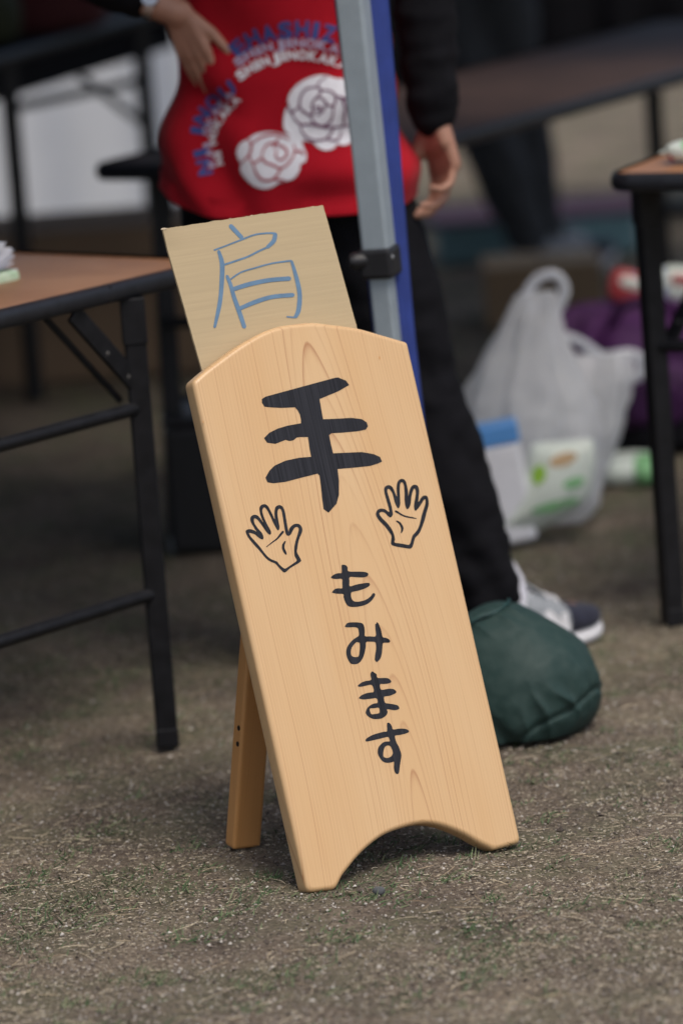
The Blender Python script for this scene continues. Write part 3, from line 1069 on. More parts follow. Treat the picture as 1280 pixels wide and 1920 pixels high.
def card_obj(name, v, f, mat, sm=False):
    me = bpy.data.meshes.new(name)
    me.from_pydata(v, [], f)
    me.polygons.foreach_set('use_smooth', [sm] * len(f))
    me.materials.append(mat)
    me.update()
    o = bpy.data.objects.new(name, me)
    COL.objects.link(o)
    o.parent = card
    o.matrix_basis = CM
    return o


def card_w(s, t):
    """gentle warp of the sheet and the lifted left top corner"""
    return 0.0025 * math.sin(3.0 * s + 0.6) * t - 0.006 * max(0, t - 0.55) ** 2 + 0.004 * max(0, 0.15 - s) * max(0, t - 0.9) * 60


nu, nv = 60, 40
for name, wv, mat in (('front_liner', 0.0, M['card']), ('back_liner', -0.0035, M['card'])):
    v, f = [], []
    for j in range(nv + 1):
        t = j / nv
        for i in range(nu + 1):
            s = i / nu
            p = (BLc * (1 - s) + BRc * s) * (1 - t) + (TLc * (1 - s) + TRc * s) * t
            rag = 0.0
            if j == nv:
                rag = 0.0007 * noise.noise(Vector((s * 40, 3, wv * 900))) + 0.0012 * max(0, noise.noise(Vector((s * 14, 8, wv * 500))))
            if i in (0, nu):
                p = p + np.array([0.0004 * noise.noise(Vector((t * 60, i, 1))), 0])
            v.append((p[0], p[1] + rag, CW + wv + card_w(s, t)))
    for j in range(nv):
        for i in range(nu):
            a = j * (nu + 1) + i
            f.append([a, a + 1, a + nu + 2, a + nu + 1])
    card_obj(name, v, f, mat, True)
v, f = [], []
ncol = 400
for i in range(ncol + 1):
    s = i / ncol
    for t in np.linspace(0.0, 0.9975, 24):
        p = (BLc * (1 - s) + BRc * s) * (1 - t) + (TLc * (1 - s) + TRc * s) * t
        v.append((p[0], p[1], CW - 0.00175 + 0.0015 * math.sin(s * 2 * math.pi * 48) + card_w(s, t)))
for i in range(ncol):
    for k in range(23):
        a = i * 24 + k
        f.append([a, a + 24, a + 25, a + 1])
card_obj('fluting', v, f, M['card'], True)
# torn flecks of paper on the top edge
for s, sz in ((0.01, 0.006), (0.03, 0.004), (0.30, 0.004), (0.33, 0.003), (0.42, 0.004), (0.52, 0.003), (0.56, 0.005), (0.7, 0.003), (0.93, 0.003)):
    p = TLc * (1 - s) + TRc * s
    v = [(p[0] + sz * math.cos(k) * random.uniform(0.5, 1), p[1] + 0.3 * sz * math.sin(k) * random.uniform(0.5, 1.2), CW - 0.0015 + random.uniform(-0.002, 0.0025) + card_w(s, 1)) for k in np.linspace(0, 2 * math.pi, 7, endpoint=False)]
    card_obj('torn_fleck', v, [list(range(7))], M['torn'])
KA = [[(462, 165, 26), (495, 200, 25), (525, 232, 24)],
      [(368, 303, 10), (430, 280, 9), (520, 245, 10), (600, 215, 10), (680, 205, 10), (722, 209, 13)],
      [(718, 212, 24), (708, 250, 26), (672, 286, 20)],
      [(676, 284, 11), (620, 310, 11), (560, 340, 11), (490, 365, 11), (420, 388, 12)],
      [(393, 310, 18), (412, 380, 27), (411, 470, 26), (405, 560, 24), (395, 630, 24), (371, 742, 16)],
      [(440, 452, 18), (460, 500, 22), (480, 570, 24), (505, 640, 26), (540, 742, 24)],
      [(462, 468, 9), (520, 430, 9), (600, 405, 9), (700, 378, 9), (805, 363, 11)],
      [(810, 366, 16), (830, 430, 22), (850, 510, 26), (857, 570, 26), (850, 645, 27), (832, 684, 20)],
      [(838, 687, 9), (810, 686, 9), (784, 683, 9)],
      [(475, 527, 24), (560, 500, 26), (680, 475, 25), (798, 465, 25)],
      [(512, 637, 22), (600, 600, 25), (700, 570, 24), (818, 559, 24)]]
v, f = [], []
A3 = np.stack([BLc, BRc, TLc])


def st_of(u, w2):
    # inverse of the (nearly affine) card map
    m = np.stack([BRc - BLc, TLc - BLc], 1)
    s, t = np.linalg.solve(m, np.array([u, w2]) - BLc)
    return s, t


for i, k in enumerate(KA):
    v2, f2 = stroke2(k, zc_(280, 370, 3.0476, CW), 0)
    f += [[a + len(v) for a in q] for q in f2]
    for q in v2:
        s, t = st_of(q[0], q[1])
        v.append((q[0], q[1], CW + card_w(s, t) + 0.0004 + 0.00003 * i))
card_obj('handwritten_character', v, f, M['marker'])


# ------------------------------------------------------------------ folding tables
def table(label, C, dl, ds, L, S, z, legs, bars=(), braces=(), group='folding tables on the grass', topmat=None, joint=True, thick=0.026, capmat=None):
    """C = one corner; dl, ds = unit directions of the long and short sides; legs = list of (foot, head) points"""
    ctr = C + dl * L / 2 + ds * S / 2
    t = empty('folding_table', (ctr.x, ctr.y, 0), label, 'table', group)
    r = 0.035
    pts = []
    for (a, b, sa, sb) in ((0, 0, 1, 1), (1, 0, -1, 1), (1, 1, -1, -1), (0, 1, 1, -1)):
        cc = C + dl * (a * L + sa * r) + ds * (b * S + sb * r)
        a0 = {(0, 0): math.pi, (1, 0): 1.5 * math.pi, (1, 1): 0, (0, 1): 0.5 * math.pi}[(a, b)]
        for k in range(6):
            an = a0 + math.pi / 2 * k / 5
            pts.append(cc + dl * (r * math.cos(an)) + ds * (r * math.sin(an)))
    zt, zb = z - 0.002, z - thick
    mb = MB()
    mb.rings([[Vector((p.x, p.y, zb)) for p in pts], [Vector((p.x, p.y, zt)) for p in pts]], True, True, False)
    mb.build('tabletop', topmat or M['table_top'], t)
    # rounded vinyl band all round
    mb = MB()
    n_p = len(pts)
    rg = []
    for i in range(n_p + 1):
        p = pts[i % n_p]
        tn = (pts[(i + 1) % n_p] - pts[(i - 1) % n_p])
        tn.z = 0
        tn.normalize()
        on = Vector((tn.y, -tn.x, 0))
        if (p + on * 0.004 - ctr).length < (p - ctr).length:
            on = -on
        ring = []
        for k in range(9):
            an = -math.pi / 2 + math.pi * k / 8
            ring.append(Vector((p.x, p.y, z - thick / 2)) + on * (0.009 * math.cos(an) + 0.0005) + Vector((0, 0, (thick / 2 + 0.002) * math.sin(an))))
        rg.append(ring)
    mb.rings(rg, closed=False, cap=False)
    mb.build('edge_band', M['band'], t)
    for fo, hd in legs:
        fo, hd = Vector(fo), Vector(hd)
        lg = MB().bar(fo, hd, 0.032, 0.032, dl + ds, 0.003).build('leg', M['steel_black'], t)
        MB().bar(fo, fo + (hd - fo).normalized() * 0.03, 0.0335, 0.0335, dl + ds, 0.003).build('foot_cap', capmat or M['steel_black'], lg)
        MB().bar(hd + (fo - hd).normalized() * 0.07, hd, 0.036, 0.036, dl + ds, 0.002).build('bracket', M['steel_black'], lg)
    for a, b in bars:
        MB().tube([Vector(a), Vector(b)], 0.0105, 12).build('crossbar', M['steel_black'], t)
    for a, b, wx, wy, up in braces:
        br = MB().bar(a, b, wx, wy, up, 0.002).build('brace', M['steel_black'], t)
        if wy > 0.02:
            for kk in (0.12, 0.45):
                MB().ball(Vector(a).lerp(Vector(b), kk) - Vector((0.002, 0.0065, 0)), (0.004, 0.0025, 0.004), 8).build('rivet', M['rivet'], br)
    return t


# left table: corner hidden by the card; long side runs towards the lower left
zt = 0.711
_p1, _p2 = gp(0, 582, zt), gp(328, 504, zt)
_f1, _f2 = gp(62, 476, zt), gp(322, 484, zt)
sdir = (_p1 - _p2).normalized()
wdir = Vector((sdir.y, -sdir.x, 0))
_a = np.array([[sdir.x, -(_f2 - _f1).x], [sdir.y, -(_f2 - _f1).y]])
_k = np.linalg.solve(_a, np.array([_f1.x - _p2.x, _f1.y - _p2.y]))
C = _p2 + sdir * _k[0]
C.z = 0
fl = gp(315, 1398)
hl = Vector((fl.x, fl.y, zt - 0.027))


def onleg(z):
    return fl + (hl - fl) * (z / hl.z)


legs = [(fl, hl)]
off2 = wdir * 0.36
lo = sdir * 1.25
legs += [(fl + wdir * 0.44 - wdir * 0.0, hl + off2), (fl + lo, hl + lo), (fl + lo + wdir * 0.44, hl + lo + off2)]


def z_on_leg(y_):                       # height on the leg where the photo shows row y_
    lo_, hi_ = 0.0, 0.7
    for _ in range(40):
        m_ = (lo_ + hi_) / 2
        p = onleg(m_)
        q = p - EYE
        dep = q.dot(fw)
        yy = 960 - (q.dot(cu) / dep * FPX)
        if yy > y_:
            lo_ = m_
        else:
            hi_ = m_
    return m_


zu, zlw = z_on_leg(764), z_on_leg(1112)
bars = [(onleg(zu), onleg(zu) + lo), (onleg(zlw), onleg(zlw) + lo)]
bt = gp(100, 612, zt - 0.028)
bt = Vector((hl.x, hl.y, 0)) + sdir * 0.20
bt.z = zt - 0.028
braces = [(onleg(zu + 0.035) + sdir * 0.004, Vector((hl.x, hl.y, zt - 0.03)) + sdir * 0.13, 0.008, 0.030, wdir.cross(Vector((0, 0, 1)))),
          (onleg(zu + 0.012) + sdir * 0.02 + wdir * 0.02, Vector((hl.x, hl.y, zt - 0.03)) + sdir * 0.17 + wdir * 0.02, 0.006, 0.010, Vector((0, 0, 1)))]
t_left = table('brown-topped folding table at left with black edge, leaflets on it', C, sdir, wdir, 1.8, 0.45, zt, legs, bars, braces)
# joint of the vinyl band
j0 = C + sdir * 0.245
MB().box(Vector((j0.x, j0.y, zt - 0.013)) - wdir * 0.0072, (0.0025, 0.0025, 0.0255), 0, None).build('band_joint', M['screw'], t_left)

# right table
zr = 0.752
Cr = gp(1141, 327, zr)
e1 = (gp(1280, 325, zr) - gp(1150, 327, zr)).normalized()
e2 = Vector((-e1.y, e1.x, 0))
fr_ = gp(1262, 1172)
hr = Vector((fr_.x - 0.004, fr_.y + 0.01, zr - 0.027))
dx2 = e1 * 0.34
dy2 = e2 * 1.3
legs = [(fr_, hr), (fr_ + dx2, hr + dx2), (fr_ + dy2 + dx2, hr + dy2 + dx2)]
bars = [(fr_ + Vector((0, 0, 0.46)), fr_ + dx2 + Vector((0, 0, 0.46)))]
braces = [(fr_ + Vector((0.02, 0.01, 0.46)), hr + e1 * 0.10 + e2 * 0.25, 0.008, 0.026, e1)]
t_right = table('folding table at right edge with orange-brown top and a snack packet on it', Cr, e2, e1, 1.8, 0.45, zr, legs[:2], bars, braces, topmat=pm('orange_laminate', (0.30, 0.13, 0.05), 0.0, 9, rough=0.4, col2=(0.38, 0.18, 0.08)))

# middle table behind the person
dm = Vector((0.513, 0.858, 0)).normalized()
nm = Vector((0.858, -0.513, 0)).normalized()
A = Vector((-0.400, 8.60, 0))
fm = gp(338, 1036)
q1 = A + dm * 0.08 + nm * 0.46
q2 = A + dm * 2.12 + nm * 0.06
q3 = A + dm * 2.12 + nm * 0.46
hd = lambda p: Vector((p.x, p.y, 0.673))
legs = [(fm, hd(A + dm * 0.06 + nm * 0.10)), (q1, hd(q1)), (q2, hd(q2)), (q3, hd(q3))]
bars = [(fm + Vector((0, 0, .42)), q1 + Vector((0, 0, .42))), (q2 + Vector((0, 0, .3)), q3 + Vector((0, 0, .3)))]
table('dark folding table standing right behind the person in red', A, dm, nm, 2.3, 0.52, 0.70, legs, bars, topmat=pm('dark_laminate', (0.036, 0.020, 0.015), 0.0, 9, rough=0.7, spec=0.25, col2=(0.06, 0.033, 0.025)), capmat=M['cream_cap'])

# far left table
s3 = Vector((0.41, 0.912, 0)).normalized()
w3 = Vector((-0.912, 0.41, 0))
s3 = Vector((0.35, 0.937, 0)).normalized()
w3 = Vector((-s3.y, s3.x, 0))
lA = Vector((-0.645, 10.30, 0))
lB = lA + s3 * 0.76
B3 = lA - s3 * 0.16 - w3 * 0.02
zlow = ay(20, 186, 10.3).z
zz = zlow + 0.105
legs = []
for p in (lA, lB, lA + w3 * 0.45, lB + w3 * 0.45):
    legs.append((Vector((p.x, p.y, 0)), Vector((p.x, p.y, zz - 0.026))))
bars = [(lA + Vector((0, 0, zlow - 0.02)), lB + Vector((0, 0, zlow - 0.05)))]
braces = [(lB + Vector((0, 0, zlow - 0.16)), lB - s3 * 0.36 + Vector((0, 0, zlow)), 0.01, 0.02, w3)]
t_far = table('dark folding table at far left in front of the white sheet', B3, s3, w3, 1.15, 0.5, zz, legs, bars, braces, topmat=M['black_cloth'])
cA = B3 + s3 * 0.575 + w3 * 0.25
MB().box(Vector((cA.x, cA.y, zlow + 0.04)), (0.46, 1.10, 0.074), 0.004, Matrix.Rotation(math.atan2(-s3.x, s3.y), 3, 'Z')).build('under_shelf', M['black_cloth'], t_far)
for (px, pc, sz, mt, nm_, lab) in ((0.30, 0.25, (0.20, 0.16, 0.10), 'olive_cloth', 'cloth_bundle', 'dark olive cloth bundle on the far left table'), (0.62, 0.20, (0.22, 0.18, 0.12), 'maroon_cloth', 'cloth_bundle', 'dark maroon cloth bundle on the far left table, right of the olive one')):
    c = B3 + s3 * px + w3 * pc
    mb = MB().ball((c.x, c.y, zz + sz[2] * 0.55), sz, 14, None, 0.75)
    for v in mb.v:
        k = noise.noise(v * 9) * 0.02
        v += Vector((k, k, k))
        v.z = max(v.z, zz + 0.003)
    top(nm_, mb, M[mt], lab, 'cloth', (c.x, c.y, zz))

# black-draped table far right
t5 = empty('draped_table', (0.95, 12.6, 0), 'far table under a half-length black cloth at upper right', 'table')
MB().box((0.95, 12.6, 0.70), (1.8, 0.6, 0.026), 0.004).build('tabletop', M['table_top'], t5)
for dx in (-0.82, 0.82):
    for dy in (-0.25, 0.25):
        MB().bar((0.95 + dx, 12.6 + dy, 0), (0.95 + dx, 12.6 + dy, 0.685), 0.03, 0.03).build('leg', M['steel_black'], t5)
mb = MB()
per = []
for i in range(160):
    u = i / 160 * 4.84
    if u < 1.82:
        p = (0.04 + u, 12.29)
    elif u < 2.42:
        p = (1.86, 12.29 + (u - 1.82))
    elif u < 4.24:
        p = (1.86 - (u - 2.42), 12.91)
    else:
        p = (0.04, 12.91 - (u - 4.24))
    per.append(p)
rg = []
for k, z_ in enumerate((0.717, 0.60, 0.5, 0.40)):
    rg.append([Vector((p[0] + 0.01 * k * math.sin(i * 0.9), p[1] - (0.012 * k * math.sin(i * 1.3) if p[1] < 12.6 else 0), z_)) for i, p in enumerate(per)])
mb.rings(rg, True, False, True)
mb.add(rg[0], [list(range(160))])
o = mb.build('tablecloth', M['black_cloth'])
tag(o, 'black cloth hanging halfway down the far table', 'tablecloth')
for i, (cx, sx, sz, mt, lab) in enumerate(((0.42, 0.34, 0.22, 'black_cloth', 'black soft case on the black-draped table, left of the red pack'), (0.80, 0.26, 0.16, 'black_cloth', 'low black case between others on the black-draped table'), (1.28, 0.40, 0.24, 'black_cloth', 'broad black case at right end of the black-draped table'))):
    c = empty('equipment_case', (cx, 12.55, 0.719), lab, 'case', 'cases on the black-draped table')
    MB().box((cx, 12.55, 0.719 + sz / 2), (sx, 0.28, sz), 0.03, None, 3).build('body', M[mt], c)
    MB().tube([(cx - 0.06, 12.55, 0.717 + sz), (cx - 0.05, 12.55, 0.745 + sz), (cx + 0.05, 12.55, 0.745 + sz), (cx + 0.06, 12.55, 0.717 + sz)], 0.008, 8).build('handle', M['clamp'], c)

# ------------------------------------------------------------------ things on the tables
Q = gp(41, 531, 0.702)
pk = empty('leaflet_pack', Q, 'pale green wrapped pack lying on the left table under white leaflets', 'pack')
rotT = Matrix((-sdir, -wdir, Vector((0, 0, 1)))).transposed()
cpk = Q + sdir * 0.09 + wdir * 0.035 + Vector((0, 0, 0.011))
MB().box(cpk, (0.18, 0.07, 0.020), 0.006, rotT, 3).build('wrapper', M['green_paper'], pk)
MB().box(cpk - sdir * 0.084 + Vector((0, 0, 0.0104)), (0.006, 0.066, 0.0012), 0, rotT).build('wrapper_end', M['white'], pk)
lf = empty('leaflets', Q + wdir * 0.05, 'curled white leaflets stacked on the left table', 'leaflets')
for k in range(7):
    mb = MB()
    rg = []
    sh = random.uniform(-0.016, 0.010)
    for i in range(14):
        t = i / 13
        base = Q + sdir * (0.012 + sh + 0.15 * t) + wdir * (0.005 + 0.0015 * k) + Vector((0, 0, 0.0245 + 0.0016 * k + (0.004 + 0.0014 * k + 0.003 * (k % 3)) * max(0, 0.45 - t) ** 2 * 9))
        rg.append([base, base + wdir * 0.10])
    mb.rings(rg, False, False, True)
    mb.build('leaflet', M['white'], lf)
Q2 = gp(1258, 301, zr + 0.002)
sp = empty('snack_packet', Q2, 'small white and green snack packet on the right table', 'packet')
c = Q2 + e1 * 0.05 + Vector((0, 0, 0.016))
rot2 = Matrix((e1, e2, Vector((0, 0, 1)))).transposed()
mb = MB().ball(c, (0.055, 0.035, 0.016), 12, rot2, 0.6)
mb.build('wrapper', M['pack_white'], sp)
MB().ball(c + e1 * -0.012 + Vector((0, -0.012, 0.001)), (0.026, 0.024, 0.0165), 12, rot2, 0.7).build('green_patch', M['pack_green'], sp)
MB().ball(c + e1 * -0.040 + Vector((0, -0.006, -0.006)), (0.010, 0.026, 0.009), 10, rot2, 0.7).build('red_patch', M['pack_red'], sp)
MB().box(c + e1 * -0.056, (0.010, 0.05, 0.002), 0, rot2).build('sealed_end', M['pack_white'], sp)
cb = A + dm * 0.26 + nm * 0.12
mb = MB().ball((cb.x, cb.y, 0.70 + 0.035), (0.09, 0.06, 0.040), 16, None, 0.8)
for v in mb.v:
    k = noise.noise(v * 22) * 0.012
    v += Vector((k, k, k))
    v.z = max(v.z, 0.7005)
top('paper_bag', mb, M['tan'], 'crumpled tan paper bag on the dark table beside the red shirt', 'bag', (cb.x, cb.y, 0.70))

# brown cardboard box at the back left, black case by the table leg
b0 = gp(110, 722)
bx = empty('cardboard_box', (b0.x - 0.05, 10.62, 0), 'wide low brown cardboard box on the grass at back left', 'box')
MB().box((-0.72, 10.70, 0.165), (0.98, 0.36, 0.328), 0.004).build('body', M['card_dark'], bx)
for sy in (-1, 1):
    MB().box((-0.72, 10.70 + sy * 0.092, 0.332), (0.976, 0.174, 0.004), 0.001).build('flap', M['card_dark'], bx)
c0 = gp(382, 1040)
bc = empty('black_case', (c0.x, c0.y + 0.1, 0), 'black hard case standing on the grass beside the table leg', 'case')
MB().box((c0.x + 0.01, c0.y + 0.10, 0.118), (0.13, 0.2, 0.232), 0.012, None, 3).build('body', M['clamp'], bc)
MB().box((c0.x + 0.01, c0.y + 0.10, 0.243), (0.134, 0.204, 0.014), 0.005, None, 2).build('lid', M['clamp'], bc)
MB().tube([(c0.x - 0.03, c0.y + 0.1, 0.248), (c0.x - 0.025, c0.y + 0.1, 0.272), (c0.x + 0.045, c0.y + 0.1, 0.272), (c0.x + 0.05, c0.y + 0.1, 0.248)], 0.007, 8).build('handle', M['clamp'], bc)

# right background: crate, small box, bags
tz = gp(1010, 488)
cr_ = empty('storage_crate', (tz.x, tz.y + 0.15, 0), 'long teal blue plastic crate with plum rim on the grass', 'crate')
MB().box((tz.x, tz.y + 0.15, 0.052), (0.50, 0.3, 0.10), 0.01, None, 2).build('body', M['teal'], cr_)
MB().box((tz.x, tz.y + 0.15, 0.106), (0.52, 0.32, 0.012), 0.004, None, 2).build('rim', M['plum'], cr_)
cz = gp(1025, 612)
cbx = empty('small_cardboard_box', (cz.x, cz.y, 0), 'small tan cardboard box behind the white shopping bags', 'box')
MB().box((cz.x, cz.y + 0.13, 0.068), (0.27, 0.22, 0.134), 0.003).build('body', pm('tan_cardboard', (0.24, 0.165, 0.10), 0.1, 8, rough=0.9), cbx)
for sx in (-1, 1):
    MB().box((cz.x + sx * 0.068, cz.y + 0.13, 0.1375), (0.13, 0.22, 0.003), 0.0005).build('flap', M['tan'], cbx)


def sack(rows, folds=9, amp=0.06, seed=0, n=64, sq=0.8):
    """rows: (x, y, z, half width, half depth) from the bottom up; a soft pleated bag"""
    R_ = spline(rows, 6)
    rng = random.Random(seed)
    ph = [rng.random() * 6.28 for _ in range(4)]
    rings = []
    for r in R_:
        row = []
        for k in range(n):
            a = 2 * math.pi * k / n
            ca, sa = math.cos(a), math.sin(a)
            ca = math.copysign(abs(ca) ** sq, ca)
            sa = math.copysign(abs(sa) ** sq, sa)
            f = 1 + amp * (math.sin(folds * a + ph[0] + 5 * r[2]) * 0.6 + math.sin((folds * 2 + 1) * a + ph[1] - 9 * r[2]) * 0.4) + amp * noise.noise(Vector((ca * 2, sa * 2, r[2] * 14 + seed))) + 0.7 * amp * noise.noise(Vector((ca * 5, sa * 5, r[2] * 40 + seed)))
            row.append(Vector((r[0] + ca * r[3] * f, r[1] + sa * r[4] * f, r[2])))
        rings.append(row)
    return MB().rings(rings)


def band(pts, wd, th=0.0015, axis=Vector((0, 1, 0))):
    """flat plastic handle band along pts"""
    S = [Vector(p) for p in spline([tuple(p) for p in pts], 6)]
    rg = []
    for i, p in enumerate(S):
        t = (S[min(i + 1, len(S) - 1)] - S[max(i - 1, 0)]).normalized()
        nrm = t.cross(axis).normalized()
        a = nrm * wd / 2
        b = axis * th
        rg.append([p + a + b, p - a + b, p - a - b, p + a - b])
    return MB().rings(rg, True, True, True)


# white shopping bag with tall handle
YB = 8.50
bp = lambda x, y, Y=YB: ay(x, y, Y)
base = gp(985, 985)
bag1 = empty('shopping_bag', (base.x, YB, 0), 'white translucent shopping bag with tall handle, full of packed goods', 'bag', 'white plastic bags on the grass')
rows = []
for y_, xl, xr, dep in ((1000, 905, 1105, 0.06), (940, 893, 1118, 0.085), (860, 882, 1122, 0.09), (790, 874, 1116, 0.085), (720, 890, 1090, 0.07), (650, 922, 1062, 0.045), (590, 950, 1048, 0.026), (550, 972, 1040, 0.014)):
    a, b = bp(xl, y_), bp(xr, y_)
    rows.append(((a.x + b.x) / 2, YB, max(a.z, 0.012), (b.x - a.x) / 2, dep))
sack(rows, 8, 0.11, 3).build('body', M['film'], bag1)
band([bp(1000, 590), bp(985, 560), bp(1005, 525), bp(1040, 516), bp(1058, 545), bp(1040, 590), bp(1022, 640)], 0.020).build('handle', M['film_dense'], bag1)
YI = YB - 0.145
ibx = empty('tissue_box', (bp(930, 950).x, YI, 0.0), 'white box with blue top standing in front of the tall white shopping bag', 'box')
a, b = bp(880, 900, YI - .04), bp(990, 900, YI - .04)
hz, lz = bp(930, 806, YI - .04).z, 0.002
tl = Matrix.Rotation(math.radians(-7), 3, 'Y')
MB().box(((a.x + b.x) / 2, YI, lz + (hz - 0.03) / 2), (b.x - a.x, 0.07, hz - 0.034), 0.010, tl, 3).build('body', M['white'], ibx)
MB().box(((a.x + b.x) / 2 - 0.012, YI, hz - 0.014), (b.x - a.x + 0.002, 0.072, 0.034), 0.003, tl, 3).build('blue_top', M['pack_blue'], ibx)
YP = YB - 0.150
ip = empty('food_pouch', (bp(1010, 950, YP).x, YP, 0), 'slumped pale green printed pouch leaning on the tall white shopping bag', 'pouch')
pr = lambda x, y: bp(x, y, YP)
rows = []
for y_, xl, xr, dep in ((1010, 930, 975, 0.012), (985, 915, 1045, 0.030), (945, 950, 1100, 0.040), (895, 985, 1114, 0.036), (850, 994, 1116, 0.022), (832, 1000, 1112, 0.006)):
    a, b = pr(xl, y_), pr(xr, y_)
    rows.append(((a.x + b.x) / 2, YP, max(a.z, 0.004), (b.x - a.x) / 2, dep))
mbp = sack(rows, 5, 0.05, 5)
mbp.build('body', M['pack_white'], ip)
bvp = BVHTree.FromPolygons(mbp.v, mbp.f)


def on_pouch(px, py, off=0.0015):
    d = ray(px, py).normalized()
    h = bvp.ray_cast(EYE, d)
    if h[0] is None:
        return None
    nn = h[1] if h[1].dot(d) < 0 else -h[1]
    return h[0] + nn * off


for (x_, y_, rx, ry, mt, nm_) in ((1010, 890, 13, 18, 'lime', 'lime_leaf_print'), (1055, 862, 26, 13, 'tan', 'tan_print'), (1040, 948, 46, 9, 'pack_green', 'green_stripe_print'), (1075, 905, 20, 10, 'pack_green', 'green_text_print')):
    vs, fs = [on_pouch(x_, y_)], []
    for k in range(16):
        an = k / 16 * 2 * math.pi
        vs.append(on_pouch(x_ + rx * math.cos(an), y_ + ry * math.sin(an) - 0.25 * rx * math.cos(an)))
    if any(v is None for v in vs):
        continue
    fs = [[0, 1 + k, 1 + (k + 1) % 16] for k in range(16)]
    MB().add(vs, fs, True).build(nm_, M[mt], ip)
# second bag, knotted, to the right
Y2 = 8.72
bq = lambda x, y: ay(x, y, Y2)
g2 = bq(1085, 930)
bag2 = empty('shopping_bag', (g2.x, Y2, 0), 'white translucent shopping bag with drooping handles, right of the tall one', 'bag', 'white plastic bags on the grass')
rows = []
for y_, xl, xr, dep in ((955, 1040, 1115, 0.05), (880, 1020, 1140, 0.08), (800, 1020, 1165, 0.08), (740, 1025, 1178, 0.065), (700, 1035, 1182, 0.045), (668, 1045, 1172, 0.02)):
    a, b = bq(xl, y_), bq(xr, y_)
    rows.append(((a.x + b.x) / 2, Y2, max(a.z, 0.006), (b.x - a.x) / 2, dep))
sack(rows, 7, 0.13, 8).build('body', M['film'], bag2)
band([bq(1035, 690), bq(1030, 655), bq(1052, 632), bq(1085, 640), bq(1125, 668), bq(1150, 690)], 0.017).build('handle', M['film_dense'], bag2)
band([bq(1135, 690), bq(1150, 668), bq(1185, 665), bq(1205, 680), bq(1196, 705), bq(1165, 712)], 0.020).build('handle', M['film_dense'], bag2)
# purple bag with black base, packs on top
Y3 = 9.12
b3 = lambda x, y: ay(x, y, Y3)
gpl = b3(1200, 850)
pb = empty('purple_bag', (gpl.x, Y3, 0), 'big purple cloth bag with black base behind the white shopping bags', 'bag')
rows = []
for y_, xl, xr, dep in ((800, 1085, 1345, 0.15), (760, 1065, 1360, 0.17), (700, 1048, 1365, 0.17), (640, 1040, 1360, 0.15), (605, 1050, 1350, 0.11), (590, 1085, 1310, 0.05)):
    a, b = b3(xl, y_), b3(xr, y_)
    rows.append(((a.x + b.x) / 2, Y3 + 0.1, a.z, (b.x - a.x) / 2, dep))
sack(rows, 5, 0.15, 11).build('body', M['purple'], pb)
zb_ = rows[0][2]
sack([(gpl.x + 0.015, Y3 + 0.1, 0.004, 0.125, 0.13), (gpl.x + 0.015, Y3 + 0.1, 0.03, 0.14, 0.155), (gpl.x + 0.015, Y3 + 0.1, zb_ + 0.01, 0.135, 0.15)], 6, 0.02, 12).build('base', M['black_cloth'], pb)
band([Vector((gpl.x - 0.05, Y3 - 0.02, rows[3][2])), Vector((gpl.x - 0.02, Y3 - 0.06, rows[5][2] + 0.02)), Vector((gpl.x + 0.06, Y3 - 0.06, rows[5][2] + 0.02)), Vector((gpl.x + 0.09, Y3 - 0.02, rows[3][2]))], 0.02).build('handle', M['purple'], pb)
zt_ = rows[-1][2]
for i, (x_, y_, cols, lab) in enumerate(((1178, 560, ('pack_red', 'pack_white'), 'red and white snack pack on the purple bag, left of the navy one'), (1222, 540, ('pack_navy', 'pack_white'), 'navy and white snack pack on the purple bag'), (1272, 545, ('pack_white', 'pack_red'), 'white and red snack pack at right end of the purple bag'))):
    c = ay(x_, y_, Y3 + 0.1)
    c.z = zt_ + 0.030
    s_ = empty('snack_pack', (c.x, c.y, zt_), lab, 'packet', 'snack packs on the purple bag')
    rt = Matrix.Rotation(random.uniform(-0.5, 0.5), 3, 'Y')
    MB().ball(c, (0.040, 0.020, 0.034), 12, rt, 0.6).build('wrapper', M[cols[0]], s_)
    MB().ball(c + Vector((0.004, -0.003, 0.010)), (0.030, 0.019, 0.016), 12, rt, 0.7).build('printed_band', M[cols[1]], s_)
Y4 = 8.86
g4 = gp(1170, 918)
gb = empty('rice_pack', (g4.x, g4.y, 0), 'white and green flat pack lying on the grass below the purple bag', 'pack')
mb = MB().ball((g4.x + 0.01, g4.y + 0.07, 0.027), (0.075, 0.075, 0.026), 16, None, 0.7)
mb.build('wrapper', M['pack_white'], gb)
MB().ball((g4.x + 0.045, g4.y + 0.045, 0.028), (0.035, 0.062, 0.0262), 14, None, 0.75).build('green_band', M['pack_green'], gb)

